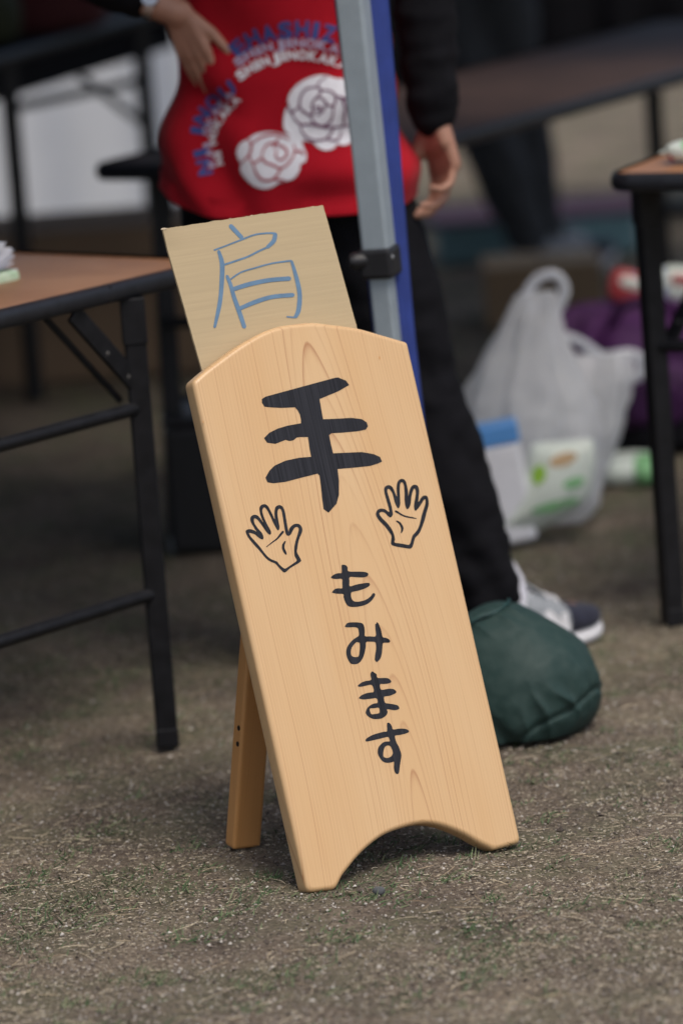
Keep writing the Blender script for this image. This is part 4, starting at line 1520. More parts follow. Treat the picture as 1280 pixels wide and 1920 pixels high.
# ------------------------------------------------------------------ green sandbag on the tent leg
def sandbag():
    ctr = ay(955, 1282, 6.985)
    tilt = Matrix.Rotation(math.radians(-32), 3, 'Y') @ Matrix.Rotation(math.radians(-16), 3, 'X')
    t = empty('sandbag', (ctr.x, ctr.y, 0), 'dark green vinyl weight bag on the ground beside the tent leg', 'sandbag')
    nr, ns = 120, 220
    rings = []
    for i in range(1, nr):
        th = math.pi * i / nr
        row = []
        for j in range(ns):
            ph = 2 * math.pi * j / ns
            f = lambda q, p: math.copysign(abs(q) ** p, q)
            x = f(math.sin(th), 0.62) * f(math.cos(ph), 0.95)
            y = f(math.sin(th), 0.62) * f(math.sin(ph), 0.95)
            z = f(math.cos(th), 0.72)
            # gathers running up from the bottom hem and down from the top flap
            gb_ = math.exp(-((z + 0.62) / 0.30) ** 2)
            gt_ = math.exp(-((z - 0.74) / 0.16) ** 2)
            wv = (1 - 2 * abs(math.sin(9 * ph + 2.5 * noise.noise(Vector((x * 2.5, y * 2.5, z * 2))))) ** 0.7) * (0.8 + 0.9 * noise.noise(Vector((x * 3, y * 3, 4))))
            hem = -0.045 * math.exp(-((z + 0.70 + 0.03 * math.sin(5 * ph)) / 0.035) ** 2) - 0.03 * math.exp(-((z - 0.80 - 0.02 * math.sin(4 * ph + 1)) / 0.03) ** 2)
            d = 1 + 0.050 * gb_ * wv + 0.035 * gt_ * (1 - 2 * abs(math.sin(8 * ph + 1 + 1.5 * noise.noise(Vector((x * 3, y * 3, 2))))) ** 0.7) + hem + 0.035 * noise.noise(Vector((x * 1.6 + 5, y * 1.6, z * 1.6))) + 0.010 * noise.noise(Vector((x * 6, y * 6, z * 6)))
            tp_ = 1 - 0.30 * max(0, z + 0.1)
            v = Vector((x * 0.126 * d * tp_, y * 0.118 * d * tp_, z * 0.122 * (0.85 + 0.15 * d)))
            v = tilt @ v + ctr
            if v.z < 0.004:
                v.z = 0.004 - 0.02 * (0.004 - v.z)
            row.append(v)
        rings.append(row)
    MB().rings(rings).build('body', M['green_vinyl'], t)
    # raised seam of the flap
    pts = []
    for j in range(60):
        ph = 2 * math.pi * j / 60
        zz_ = 0.80 + 0.03 * math.sin(4 * ph + 1)
        r = (1 - abs(zz_) ** (2 / 0.72)) ** (0.62 / 2) if abs(zz_) < 1 else 0
        th = math.acos(min(1, zz_ ** (1 / 0.72)))
        rr = abs(math.sin(th)) ** 0.62
        v = Vector((rr * math.cos(ph) * 0.1275 * 0.73, rr * math.sin(ph) * 0.1195 * 0.73, zz_ * 0.124))
        pts.append(tilt @ v + ctr + Vector((0, 0, 0.0015 * math.sin(9 * ph))))
    pts.append(pts[0])
    MB().tube(pts, 0.0026, 8, True, False).build('seam', M['green_seam'], t)
    # strap round the tent leg
    s0 = ctr + tilt @ Vector((-0.10, 0.0, 0.085))
    lp = along(0.20)
    MB().tube([s0, (s0 + lp) / 2 + Vector((0, -0.01, 0.015)), lp + Vector((0.02, -0.024, 0)), lp + Vector((-0.024, -0.024, 0.002)), lp + Vector((-0.024, 0.024, 0.002)), lp + Vector((0.024, 0.024, 0)), s0 + Vector((0, 0.02, -0.01))], 0.006, 8).build('strap', M['clamp'], t)


sandbag()


# ------------------------------------------------------------------ people
def hand(mb, wrist, F, Np, S, curls, thumb=(0.62, 0.70, 0.25), sc=1.0, spread=0.05):
    F, Np, S = Vector(F).normalized(), Vector(Np), Vector(S)
    Np = (Np - F * Np.dot(F)).normalized()
    S = (S - F * S.dot(F))
    S = (S - Np * S.dot(Np)).normalized()
    wrist = Vector(wrist)
    spec = ((0.029, 0.088, (0.040, 0.025, 0.021), 0.0088), (0.010, 0.091, (0.044, 0.028, 0.022), 0.0090), (-0.009, 0.086, (0.041, 0.026, 0.021), 0.0085), (-0.026, 0.076, (0.032, 0.020, 0.018), 0.0075))
    for i, (so_, fo, ls, r) in enumerate(spec):
        k = wrist + F * fo * sc + S * so_ * sc
        w0 = wrist + S * so_ * 0.62 * sc
        mb.capsule(w0, k, 0.0135 * sc, 0.0108 * sc)
        mid = (w0 + k) / 2 + Np * 0.006 * sc
        mb.capsule(w0 + Np * 0.004 * sc, mid, 0.012 * sc, 0.0125 * sc)
        a = 0.0
        p = k
        fs = F + S * so_ * spread * 35
        fs.normalize()
        for q, L in enumerate(ls):
            a += math.radians(curls[i][q])
            d = fs * math.cos(a) + Np * math.sin(a)
            p2 = p + d * L * sc
            mb.capsule(p, p2, r * (1 - 0.08 * q) * sc, r * (0.92 - 0.10 * q) * sc)
            p = p2
    b = wrist + F * 0.022 * sc + S * 0.022 * sc + Np * 0.006 * sc
    d = (F * thumb[0] + S * thumb[1] + Np * thumb[2]).normalized()
    p1 = b + d * 0.044 * sc
    mb.capsule(b, p1, 0.0150 * sc, 0.0112 * sc)
    d2 = (d * 0.8 + F * 0.45).normalized()
    p2 = p1 + d2 * 0.032 * sc
    mb.capsule(p1, p2, 0.0108 * sc, 0.0096 * sc)
    p3 = p2 + (d2 * 0.9 + F * 0.3).normalized() * 0.026 * sc
    mb.capsule(p2, p3, 0.0095 * sc, 0.0075 * sc)


def head(mb, c, fwd, up=Vector((0, 0, 1))):
    fwd = Vector(fwd).normalized()
    sd = fwd.cross(up).normalized()
    R3 = Matrix((sd, fwd, up)).transposed()
    mb.ball(c + up * 0.028 - fwd * 0.008, (0.074, 0.092, 0.088), 16, R3)
    mb.ball(c - up * 0.035 + fwd * 0.022, (0.060, 0.066, 0.078), 16, R3)
    mb.ball(c - up * 0.085 + fwd * 0.055, (0.030, 0.026, 0.024), 12, R3)
    mb.capsule(c + up * 0.012 + fwd * 0.086, c - up * 0.028 + fwd * 0.100, 0.007, 0.012)
    mb.ball(c - up * 0.060 + fwd * 0.082, (0.022, 0.010, 0.008), 10, R3)
    for s in (-1, 1):
        mb.ball(c - up * 0.012 - fwd * 0.004 + sd * s * 0.076, (0.010, 0.020, 0.030), 10, R3)
    return R3, sd


def hairdo(c, R3, sd, fwd, parent):
    mb = MB().ball(c + Vector((0, 0, 0.034)) - fwd * 0.020, (0.084, 0.098, 0.092), 20, R3)
    mb.ball(c - fwd * 0.050 - Vector((0, 0, 0.035)), (0.076, 0.056, 0.085), 16, R3)
    me = remeshed(mb, 0.006, 4)
    link_mesh('hair', me, M['hair'], parent, lambda co, no: no * (0.004 * np.sin(co[:, 0:1] * 240 + co[:, 1:2] * 90)))


def eyes(c, R3, sd, fwd, parent):
    for s in (-1, 1):
        MB().ball(c + sd * s * 0.031 + fwd * 0.076 + Vector((0, 0, 0.002)), (0.012, 0.006, 0.007), 10, R3).build('eye', M['hair'], parent)


def shoe(parent, heel, toe, L=0.245, side=-1, letter=True):
    """running shoe; side = which flank (+1 left, -1 right of the toe direction) carries the letter"""
    ax = (toe - heel)
    ax.z = 0
    ax.normalize()
    sd = Vector((-ax.y, ax.x, 0))
    hw = lambda s: 0.034 + 0.016 * math.sin(math.pi * min(1, max(0, (s - 0.15) / 0.95))) ** 1.2 if s < 0.99 else 0.03
    root = MB()

    def ring(s, z0, z1, grow=0.0, n=24, rnd=0.5):
        w_ = hw(s) * (1 if s < 0.86 else max(0.2, math.sqrt(max(0.04, 1 - ((s - 0.86) / 0.142) ** 2)))) * (1 if s > 0.06 else 0.8) + grow
        c_ = heel + ax * L * s
        row = []
        for k in range(n):
            a = 2 * math.pi * k / n
            cx = math.copysign(abs(math.cos(a)) ** rnd, math.cos(a))
            cy = math.copysign(abs(math.sin(a)) ** rnd, math.sin(a))
            tap = 1 - 0.42 * max(0, cy) ** 2
            row.append(c_ + sd * w_ * cx * tap + Vector((0, 0, (z0 + z1) / 2 + (z1 - z0) / 2 * cy)))
        return row
    ss = [0.0, 0.02, 0.06, 0.12, 0.2, 0.3, 0.4, 0.5, 0.6, 0.7, 0.78, 0.85, 0.9, 0.94, 0.97, 0.99, 1.0]
    spring = lambda s: 0.012 * max(0, (s - 0.75) / 0.25) ** 2
    mb = MB().rings([ring(s, 0.002 + spring(s), 0.027 + spring(s), 0.004, rnd=0.35) for s in ss])
    sole = mb.build('sole', M['white_rubber'], parent)
    ht = lambda s: float(np.interp(s, (0, 0.06, 0.2, 0.41, 0.6, 0.76, 0.9, 0.97, 1.0), (0.078, 0.090, 0.098, 0.104, 0.082, 0.064, 0.052, 0.042, 0.034)))
    mb = MB().rings([ring(s, 0.020 + spring(s), ht(s) + spring(s)) for s in ss[1:-1]])
    upper = mb.build('upper', M['mesh_grey'], parent)
    s2 = [0.70, 0.74, 0.78, 0.85, 0.9, 0.94, 0.97, 0.985]
    MB().rings([ring(s, 0.021 + spring(s), ht(s) + 0.0015 + spring(s), 0.0016) for s in s2]).build('toe_cap', M['suede'], upper)
    s3_ = [0.02, 0.06, 0.12, 0.2, 0.27]
    MB().rings([ring(s, 0.021, ht(s) * 0.9 + 0.0015, 0.0016) for s in s3_]).build('heel_counter', M['suede'], upper)
    # tongue and laces over the instep
    mb = MB()
    for i, s in enumerate((0.40, 0.47, 0.54, 0.61, 0.67)):
        c_ = heel + ax * L * s + Vector((0, 0, ht(s) + 0.001))
        lace = MB().tube([c_ - sd * 0.024 - Vector((0, 0, 0.010)), c_ - sd * 0.012 + Vector((0, 0, 0.001)), c_ + Vector((0, 0, 0.003)), c_ + sd * 0.012 + Vector((0, 0, 0.001)), c_ + sd * 0.024 - Vector((0, 0, 0.010))], 0.0035, 8)
        lace.build('lace', M['white_rubber'], upper)
    tg = [heel + ax * L * s + Vector((0, 0, ht(s) + dz)) for s, dz in ((0.30, 0.048), (0.36, 0.033), (0.45, 0.013), (0.62, 0.001))]
    rg = []
    for p in tg:
        rg.append([p + sd * 0.024 - Vector((0, 0, .006)), p + Vector((0, 0, 0.003)), p - sd * 0.024 - Vector((0, 0, .006)), p - Vector((0, 0, 0.006))])
    MB().rings(rg, True, True, True).build('tongue', M['mesh_grey'], upper)
    if letter:
        def on(s, z):
            w_ = hw(s) + 0.0030 + (0.0035 if z < 0.05 else 0.001)
            tp = 1 - 0.42 * max(0, (z - 0.045) / 0.03) ** 2 * 0.8
            return heel + ax * L * s + sd * side * w_ * tp + Vector((0, 0, z))
        mbN = MB()
        for (a0, b0, a1, b1) in ((0.55, 0.030, 0.53, 0.066), (0.53, 0.066, 0.65, 0.030), (0.65, 0.030, 0.64, 0.060)):
            p, q = on(a0, b0), on(a1, b1)
            mbN.bar(p, q, 0.011, 0.003, sd, 0.0006)
        mbN.build('letter', M['white_rubber'], upper)
    return sole


def trousers(parent, J, mat, vox=0.008, wr=0.006):
    mb = MB()
    pc = (J['hipL'] + J['hipR']) / 2
    mb.ball(pc + Vector((0, 0, 0.08)), (J['hw'] * 0.72, J['hd'], 0.12), 18)
    mb.ball(pc + Vector((0, -0.012, 0.01)), (J['hw'] * 0.86, J['hd'], 0.10), 18)
    for s in 'LR':
        h, k, a = J['hip' + s], J['knee' + s], J['ankle' + s]
        mb.chain([h, h * 0.45 + k * 0.55, k, k * 0.5 + a * 0.5 + Vector((0, -0.004, 0)), a], [0.105, 0.093, 0.078, 0.072, 0.056])
    me = remeshed(mb, vox, 10)

    def disp(co, no):
        out = np.zeros_like(co)
        for i, p in enumerate(co):
            f = noise.noise(Vector((p[0] * 9, p[1] * 9, p[2] * 16 + p[0] * 20))) + 0.5 * noise.noise(Vector((p[0] * 20, p[1] * 20, p[2] * 45)))
            low = 1.0 + 1.2 * math.exp(-((p[2] - 0.12) / 0.10) ** 2) + 0.8 * math.exp(-((p[2] - 0.45) / 0.08) ** 2)
            out[i] = no[i] * f * wr * low
        return out
    return link_mesh('trousers', me, mat, parent, disp)


def sleeve(parent, pts, rad, mat, vox=0.006):
    me = remeshed(MB().chain(pts, rad), vox, 6)

    def disp(co, no):
        return np.array([no[i] * 0.004 * (noise.noise(Vector(p) * 26) + noise.noise(Vector((p[0] * 12, p[1] * 12, p[2] * 50)))) for i, p in enumerate(co)])
    return link_mesh('sleeve', me, mat, parent, disp)


YP_ = 7.50
pp = lambda x, y, Y=YP_: ay(x, y, Y)
J = dict(hipL=Vector((-0.118, 7.50, 0.785)), hipR=Vector((0.040, 7.50, 0.785)), kneeL=Vector((-0.105, 7.50, 0.45)), kneeR=Vector((0.128, 7.50, 0.45)), ankleL=Vector((-0.09, 7.53, 0.10)), hw=0.186, hd=0.104)
J['ankleR'] = Vector((0.222, 7.475, 0.105))
person = empty('person', (0.03, 7.50, 0), 'person seen from behind in red printed T-shirt and black trousers, hand on hip', 'person')
mb = MB()
spn = Vector((-0.04, 7.50, 0))
mb.ball(spn + Vector((0, 0, 0.86)), (0.150, 0.100, 0.12), 16)
mb.ball(spn + Vector((0, 0, 1.03)), (0.122, 0.085, 0.15), 16)
mb.ball(spn + Vector((0, 0, 1.24)), (0.140, 0.095, 0.17), 16)
shL, shR = Vector((-0.205, 7.50, 1.365)), Vector((0.125, 7.50, 1.365))
mb.capsule(shL, shR, 0.048, 0.048)
hc = Vector((-0.04, 7.49, 1.575))
mb.capsule(spn + Vector((0, 0, 1.36)), hc - Vector((0, 0, 0.06)), 0.058, 0.050)
fwd = Vector((0.1, 1, 0)).normalized()
R3, sdh = head(mb, hc, fwd)
elL, wrL = Vector((-0.405, 7.455, 1.17)), pp(333, 24, 7.415)
elR = Vector((0.185, 7.49, 1.115))
wrR = pp(813, 222, 7.49)
mb.chain([shL, elL, wrL], [0.046, 0.036, 0.0235])
mb.chain([shR, elR, wrR], [0.046, 0.036, 0.0245])
hand(mb, wrL, (0.30, -0.02, -0.95), (0.50, 0.86, 0), (0.86, -0.5, 0.2), [(6, 8, 8), (4, 8, 8), (5, 8, 8), (8, 8, 8)], thumb=(0.80, 0.55, 0.12), sc=0.82, spread=0.06)
hand(mb, wrR, (0.16, -0.02, -1.0), (-0.80, -0.58, -0.1), (-0.60, 0.80, 0), [(22, 38, 30), (26, 40, 32), (30, 42, 34), (34, 44, 36)], thumb=(0.80, 0.40, 0.42), sc=1.0, spread=0.02)
for s in 'LR':
    h, k, a = J['hip' + s], J['knee' + s], J['ankle' + s]
    mb.chain([h, k, a], [0.080, 0.052, 0.036])
tR = gp(1122, 1192)
hR = tR - Vector((0.90, 0.43, 0)).normalized() * 0.245
hR.z = tR.z = 0
tL = Vector((-0.12, 7.68, 0))
hL = tL - Vector((-0.2, 1, 0)).normalized() * 0.26
mb.chain([J['ankleR'], Vector((hR.x, hR.y, 0.045)) * 0.6 + Vector((tR.x, tR.y, 0.045)) * 0.4, Vector((hR.x, hR.y, 0.042)) * 0.2 + Vector((tR.x, tR.y, 0.042)) * 0.8], [0.036, 0.030, 0.022])
mb.chain([J['ankleL'], Vector((hL.x, hL.y, 0.045)) * 0.6 + Vector((tL.x, tL.y, 0.045)) * 0.4, Vector((hL.x, hL.y, 0.042)) * 0.2 + Vector((tL.x, tL.y, 0.042)) * 0.8], [0.036, 0.030, 0.022])
link_mesh('body', remeshed(mb, 0.0036, 4), M['skin'], person)
hairdo(hc, R3, sdh, fwd, person)
eyes(hc, R3, sdh, fwd, person)
trousers(person, J, M['black_cloth'])
sleeve(person, [shR + Vector((0, 0, -0.01)), elR, wrR + (elR - wrR).normalized() * 0.012], [0.066, 0.054, 0.041], M['black_cloth'])
sleeve(person, [shL + Vector((0, 0, -0.01)), elL, elL * 0.32 + wrL * 0.68], [0.066, 0.054, 0.038], M['black_cloth'])
for hh, tt, sdn in ((hR, tR, -1), (hL, tL, 1)):
    shoe(person, hh, tt, side=sdn)
for a, ofs in ((J['ankleR'], Vector((0.020, 0.010, 0))), (J['ankleL'], Vector((0, 0.02, 0)))):
    MB().tube([a + ofs + Vector((0.0, 0, -0.035)), a + ofs + Vector((0, 0, 0.010)), a + ofs * 0.6 + Vector((0, 0, 0.028))], [0.047, 0.041, 0.038], 20).build('sock', M['sock'], person)
axw = (elL - wrL).normalized()
wc = wrL + axw * 0.040
wt = MB().tube([wc - axw * 0.007, wc + axw * 0.007], [0.0285, 0.0285], 20).build('watch_strap', M['chrome'], person)
MB().tube([wc + Vector((-0.004, -0.026, 0.010)), wc + Vector((-0.005, -0.034, 0.012))], [0.014, 0.0135], 16).build('watch_case', M['chrome'], wt)

# shirt: rows (z, left x, right x, half depth)
rowsS = [(1.435, -0.105, 0.035, 0.075), (1.41, -0.175, 0.105, 0.095), (1.365, -0.235, 0.155, 0.112), (1.27, -0.225, 0.150, 0.124), (1.15, -0.205, 0.138, 0.120), (1.05, -0.203, 0.132, 0.118), (0.97, -0.210, 0.132, 0.122), (0.89, -0.224, 0.136, 0.130), (0.84, -0.236, 0.143, 0.138), (0.80, -0.244, 0.154, 0.145), (0.775, -0.252, 0.163, 0.149)]
SR = spline(rowsS, 10)
nS = 150
rings = []
for q, (z, xl, xr, hd_) in enumerate(SR):
    t = q / (len(SR) - 1)
    hemf = max(0.0, (0.95 - z) / 0.175)
    cx, hw_ = (xl + xr) / 2, (xr - xl) / 2
    row = []
    for k in range(nS):
        a = 2 * math.pi * k / nS
        ca, sa = math.cos(a), math.sin(a)
        x = cx + hw_ * math.copysign(abs(ca) ** 0.9, ca)
        y = 7.50 + hd_ * math.copysign(abs(sa) ** 0.9, sa)
        dz = -0.034 * hemf * (0.5 - 0.5 * sa) * (1 - 0.15 * ca) - (-0.030 * hemf * max(0, -ca) ** 2) - 0.016 * hemf * max(0, ca)
        nrm = Vector((ca, sa, 0))
        f = 0.0
        # drape folds: slanted ridges low on the right, tucks under the hand on the left
        low = min(1, max(0, (1.02 - z) / 0.2))
        f += 0.0170 * low * math.sin(62 * (z + 0.22 * x) + 2.2 * noise.noise(Vector((x * 5, z * 4, 2)))) * max(0, min(1, (x + 0.10) / 0.16)) * (0.6 + 0.6 * noise.noise(Vector((x * 6, z * 9, 5))))
        f += 0.0130 * math.sin(48 * (x * 0.75 + z * 0.55) + 2 * noise.noise(Vector((x * 6, z * 6, 9)))) * math.exp(-((x + 0.16) / 0.07) ** 2) * (0.4 + 0.6 * low)
        f += 0.0150 * noise.noise(Vector((x * 6 + z * 5, y * 3, z * 13 - x * 6)))
        f -= 0.010 * math.exp(-((z - 0.925 + 0.35 * (x + 0.15)) / 0.014) ** 2) * math.exp(-((x + 0.155) / 0.045) ** 2) * (1 if sa < 0 else 0)
        f += hemf * 0.004 * math.sin(7 * a)
        row.append(Vector((x, y, z + dz)) + nrm * f)
    rings.append(row)
# turned hem
hem = [p + Vector((0, 0, -0.001)) + (Vector((-0.055, 7.5, p.z)) - p).normalized() * 0.004 for p in rings[-1]]
hem2 = [p + Vector((0, 0, 0.03)) for p in hem]
rings += [hem, hem2]
mbS = MB().rings(rings, True, False, True)
shirt = mbS.build('shirt', M['red'], person)
for s, sh, el in ((-1, shL, elL), (1, shR, elR)):
    e_p = sh * 0.45 + el * 0.55
    MB().tube([sh + Vector((-s * 0.02, 0, 0.012)), sh * 0.8 + el * 0.2, e_p], [0.070, 0.074, 0.078], 24, True, False).build('short_sleeve', M['red'], shirt)
bvh = BVHTree.FromPolygons(mbS.v, mbS.f)


def on_shirt(px, py, off=0.002):
    d = ray(px, py).normalized()
    h = bvh.ray_cast(EYE, d)
    if h[0] is None:
        p = EYE + d * (7.42 / d.y)
        return p
    nn = h[1]
    if nn.dot(d) > 0:
        nn = -nn
    return h[0] + nn * off


def letter_mesh(ch):
    cu_ = bpy.data.curves.new('tmp', 'FONT')
    cu_.body = ch
    cu_.size = 1.0
    cu_.offset = 0.045
    cu_.resolution_u = 3
    o = bpy.data.objects.new('tmp', cu_)
    COL.objects.link(o)
    dg = bpy.context.evaluated_depsgraph_get()
    me = bpy.data.meshes.new_from_object(o.evaluated_get(dg))
    bpy.data.objects.remove(o)
    bm = bmesh.new()
    bm.from_mesh(me)
    bmesh.ops.triangulate(bm, faces=bm.faces[:])
    for _ in range(2):
        bmesh.ops.subdivide_edges(bm, edges=[e for e in bm.edges if e.calc_length() > 0.22], cuts=1, use_grid_fill=False)
        bmesh.ops.triangulate(bm, faces=bm.faces[:])
    bm.verts.index_update()
    v = [(p.co.x, p.co.y) for p in bm.verts]
    f = [[q.index for q in p.verts] for p in bm.faces]
    bm.free()
    bpy.data.meshes.remove(me)
    xs_ = [p[0] for p in v]
    return v, f, min(xs_), max(xs_)


LC = {}


def put_letter(ch, cx, cy, ang, h, wd, mat, off):
    if ch not in LC:
        LC[ch] = letter_mesh(ch)
    v, f, x0, x1 = LC[ch]
    s = h / 0.72
    k = wd / ((x1 - x0) * s)
    ca, sa = math.cos(ang), math.sin(ang)
    mb = MB()
    pts = []
    for x, y in v:
        lx_ = (x - (x0 + x1) / 2) * s * k
        ly_ = (y - 0.36) * s
        # image y points down
        pts.append(on_shirt(cx + lx_ * ca - ly_ * sa * -1 * -1, cy - lx_ * sa - ly_ * ca, off))
    mb.add(pts, f)
    mb.build('printed_letter', mat, shirt)


def text_path(txt, path, h, mat, off, wfac=0.80):
    S = spline(path, 12)
    S = np.array(S)
    sg = np.linalg.norm(np.diff(S, axis=0), axis=1)
    cum_ = np.concatenate([[0], np.cumsum(sg)])
    wts = np.array([0.62 if c_ in 'I ' else 1.0 for c_ in txt])
    ends = np.cumsum(wts)
    cen = (ends - wts / 2) / ends[-1] * cum_[-1]
    for ch, t_, w2 in zip(txt, cen, wts):
        if ch == ' ':
            continue
        x = np.interp(t_, cum_, S[:, 0])
        y = np.interp(t_, cum_, S[:, 1])
        x2 = np.interp(min(t_ + 4, cum_[-1]), cum_, S[:, 0])
        y2 = np.interp(min(t_ + 4, cum_[-1]), cum_, S[:, 1])
        x1 = np.interp(max(t_ - 4, 0), cum_, S[:, 0])
        y1 = np.interp(max(t_ - 4, 0), cum_, S[:, 1])
        put_letter(ch, x, y, math.atan2(-(y2 - y1), x2 - x1), h, w2 / ends[-1] * cum_[-1] * wfac * (0.7 if ch == 'I' else 1), mat, off)


text_path('EHASHIZ', [(436, 100), (456, 82), (485, 67), (525, 57), (565, 54), (595, 57), (632, 66)], 30, M['print_blue'], 0.0016, 0.86)
text_path('SHINJINOKAI', [(440, 121), (465, 104), (500, 89), (540, 81), (580, 81), (615, 87), (650, 97)], 16, M['print_mauve'], 0.0019, 0.92)
text_path('SHINJINOKAKA', [(444, 146), (470, 128), (505, 112), (545, 103), (585, 104), (620, 112), (652, 124)], 17, M['print_white'], 0.0022, 0.90)
text_path('NI INOU', [(386, 331), (380, 300), (371, 262), (374, 232), (388, 205), (408, 183), (440, 158)], 26, M['print_blue'], 0.0016, 0.86)
text_path('KAI OKAKA', [(398, 316), (394, 290), (386, 262), (390, 240), (402, 216), (416, 196), (436, 172)], 13, M['print_mauve'], 0.0019, 0.92)
text_path('NI NOKAKA', [(414, 310), (408, 285), (400, 262), (404, 243), (416, 222), (429, 204), (448, 182)], 13, M['print_white'], 0.0022, 0.92)

ZR = lambda x, y: (430 + x / 5.333, 20 + y / 5.333)


def rose(outline, lines, mat, line_mat, wd):
    OL = np.array(spline([ZR(*p) for p in outline], 4, True))
    cc = OL.mean(0)
    nO = len(OL)
    vs = [on_shirt(*cc, 0.0022)]
    fs = []
    NRG = 9
    for r in range(1, NRG + 1):
        for p in OL:
            q = cc + (p - cc) * r / NRG
            vs.append(on_shirt(q[0], q[1], 0.0022))
    for j in range(nO):
        k = (j + 1) % nO
        fs.append([0, 1 + j, 1 + k])
        for r in range(NRG - 1):
            a = 1 + r * nO
            fs.append([a + j, a + nO + j, a + nO + k, a + k])
    ro = MB().add(vs, fs, True).build('printed_rose', mat, shirt)
    mb = MB()
    for i, ln in enumerate(lines):
        S = spline([ZR(*p) for p in ln], 6)
        Lp, Rp = [], []
        for q in range(len(S)):
            t = S[min(q + 1, len(S) - 1)] - S[max(q - 1, 0)]
            t = t / (np.linalg.norm(t) + 1e-9)
            nn = np.array([-t[1], t[0]])
            w_ = wd * (0.55 + 0.45 * math.sin(math.pi * q / max(1, len(S) - 1)))
            Lp.append(on_shirt(*(S[q] + nn * w_ / 2), 0.0030 + 0.00008 * i))
            Rp.append(on_shirt(*(S[q] - nn * w_ / 2), 0.0030 + 0.00008 * i))
        nL = len(S)
        mb.add(Lp + Rp, [[q, q + 1, nL + q + 1, nL + q] for q in range(nL - 1)])
    lo_ = mb.build('petal_lines', line_mat, ro)
    lo_['kind'] = 'stuff'


rose([(970, 650), (880, 645), (800, 670), (700, 720), (620, 800), (585, 880), (590, 950), (560, 990), (540, 1080), (545, 1180), (600, 1240), (700, 1290), (830, 1320), (880, 1370), (960, 1400), (1040, 1380), (1070, 1340), (1140, 1350), (1210, 1320), (1290, 1240), (1320, 1100), (1290, 980), (1300, 880), (1250, 760), (1160, 690), (1060, 680)],
     [[(975, 660), (910, 700), (870, 760), (780, 780), (720, 840), (700, 930), (720, 990), (800, 1040), (840, 1020), (825, 960), (850, 890), (900, 870), (950, 900), (955, 960), (920, 1020), (870, 1050)], [(870, 770), (920, 800), (880, 860)], [(920, 800), (1000, 805), (1060, 860), (1040, 950), (980, 940), (950, 900)], [(1040, 950), (1030, 1040), (1000, 1110), (930, 1150), (850, 1120), (810, 1050)], [(590, 950), (620, 1020), (690, 960)], [(620, 1020), (660, 1090), (720, 1135), (820, 1135), (940, 1160), (1040, 1160), (1150, 1145), (1300, 1090)], [(710, 1140), (730, 1220), (790, 1280), (860, 1300), (960, 1280), (1020, 1200), (1030, 1165)], [(960, 1285), (1040, 1300), (1080, 1290), (1110, 1200)], [(1060, 860), (1120, 870), (1200, 900), (1290, 880)], [(850, 970), (890, 960), (915, 985), (880, 1010)], [(1110, 870), (1150, 960), (1140, 1050), (1130, 1145)]], M['print_white'], M['print_plum'], 4.2)
rose([(180, 1290), (250, 1240), (350, 1215), (450, 1215), (560, 1240), (660, 1260), (720, 1300), (740, 1370), (770, 1440), (760, 1510), (710, 1540), (700, 1600), (650, 1670), (580, 1700), (500, 1720), (430, 1760), (350, 1780), (250, 1750), (170, 1680), (120, 1600), (120, 1530), (85, 1460), (80, 1390), (120, 1320)],
     [[(190, 1285), (220, 1350), (200, 1440), (120, 1530)], [(210, 1340), (330, 1260), (470, 1240), (600, 1290)], [(320, 1480), (340, 1390), (400, 1330), (500, 1350), (570, 1400), (560, 1470), (500, 1500), (460, 1450), (475, 1390)], [(200, 1440), (240, 1530), (320, 1480), (360, 1520), (440, 1550), (510, 1580), (600, 1520), (650, 1420), (640, 1340)], [(240, 1530), (270, 1620), (330, 1690), (430, 1690), (500, 1610), (510, 1580)], [(440, 1690), (500, 1690), (560, 1700)], [(440, 1380), (450, 1330), (500, 1270)], [(650, 1420), (700, 1410), (750, 1450)]], M['print_white'], M['print_red'], 4.4)

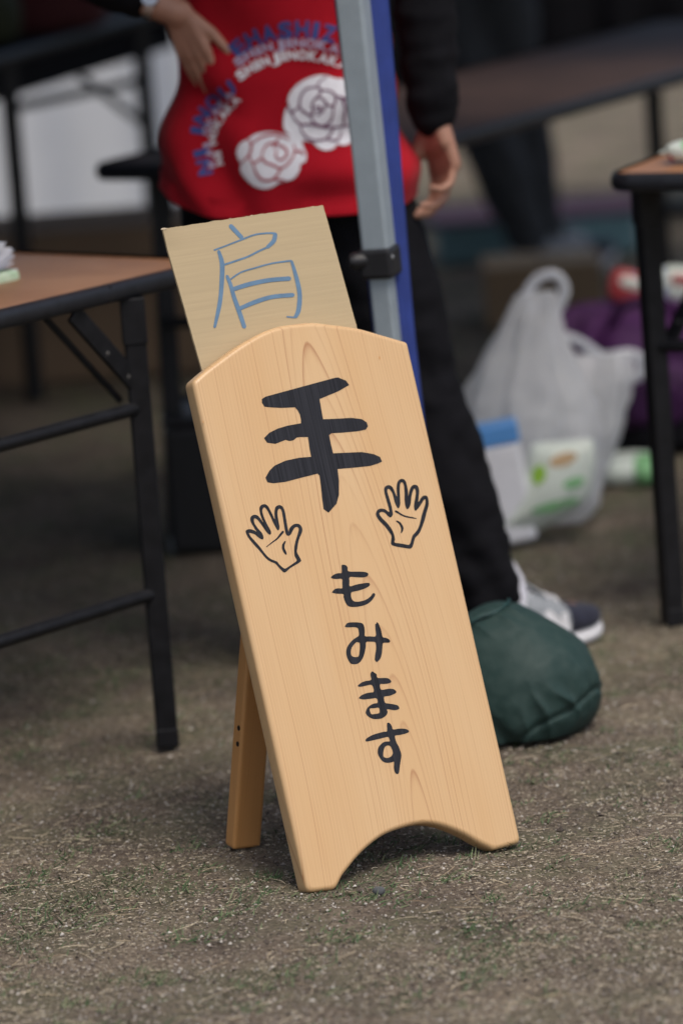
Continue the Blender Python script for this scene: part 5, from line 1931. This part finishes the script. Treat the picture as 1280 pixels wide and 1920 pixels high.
# second person far behind the dark table
p2c = Vector((0.36, 11.60, 0))
J2 = dict(hipL=p2c + Vector((-0.09, 0, 0.82)), hipR=p2c + Vector((0.09, 0, 0.82)), kneeL=p2c + Vector((0.03, -0.06, 0.45)), kneeR=p2c + Vector((0.13, 0.03, 0.45)), ankleL=p2c + Vector((0.14, -0.08, 0.10)), ankleR=p2c + Vector((0.18, 0.10, 0.10)), hw=0.18, hd=0.125)
per2 = empty('person', p2c, 'person in dark clothes standing far behind the dark table on the right', 'person')
mb = MB()
mb.ball(p2c + Vector((0, 0, 0.9)), (0.14, 0.1, 0.14), 14)
mb.ball(p2c + Vector((0, 0, 1.2)), (0.14, 0.095, 0.22), 14)
sl, sr = p2c + Vector((-0.18, 0, 1.38)), p2c + Vector((0.18, 0, 1.38))
mb.capsule(sl, sr, 0.05, 0.05)
hc2 = p2c + Vector((0, -0.01, 1.59))
mb.capsule(p2c + Vector((0, 0, 1.38)), hc2 - Vector((0, 0, 0.06)), 0.056, 0.050)
f2_ = Vector((1, 0.25, 0)).normalized()
R32, sd2 = head(mb, hc2, f2_)
el2, wl2 = sl + Vector((-0.05, -0.02, -0.27)), sl + Vector((0.02, -0.13, -0.46))
er2, wr2 = sr + Vector((0.05, -0.02, -0.27)), sr + Vector((0.0, -0.15, -0.44))
mb.chain([sl, el2, wl2], [0.046, 0.036, 0.025])
mb.chain([sr, er2, wr2], [0.046, 0.036, 0.025])
hand(mb, wl2, (0.4, -0.7, -0.5), (0.5, 0.2, -0.6), (0.2, -0.2, 0.9), [(20, 25, 20)] * 4)
hand(mb, wr2, (-0.3, -0.7, -0.5), (-0.5, 0.2, -0.6), (-0.2, -0.2, 0.9), [(20, 25, 20)] * 4)
for s in 'LR':
    mb.chain([J2['hip' + s], J2['knee' + s], J2['ankle' + s]], [0.08, 0.052, 0.036])
link_mesh('body', remeshed(mb, 0.006, 4), M['skin'], per2)
hairdo(hc2, R32, sd2, f2_, per2)
eyes(hc2, R32, sd2, f2_, per2)
trousers(per2, J2, M['grey_cloth'], 0.012)
mb = MB()
mb.ball(p2c + Vector((0, 0, 0.95)), (0.185, 0.13, 0.16), 14)
mb.ball(p2c + Vector((0, 0, 1.2)), (0.175, 0.125, 0.22), 14)
mb.capsule(sl - Vector((0, 0, 0.01)), sr - Vector((0, 0, 0.01)), 0.068, 0.068)
link_mesh('jacket', remeshed(mb, 0.012, 6), M['black_cloth'], per2)
sleeve(per2, [sl, el2, wl2 * 0.9 + el2 * 0.1], [0.066, 0.054, 0.042], M['black_cloth'], 0.01)
sleeve(per2, [sr, er2, wr2 * 0.9 + er2 * 0.1], [0.066, 0.054, 0.042], M['black_cloth'], 0.01)
for a in ('ankleL', 'ankleR'):
    an = Vector((J2[a].x, J2[a].y, 0))
    shoe(per2, an - f2_ * 0.06, an + f2_ * 0.2, letter=False)
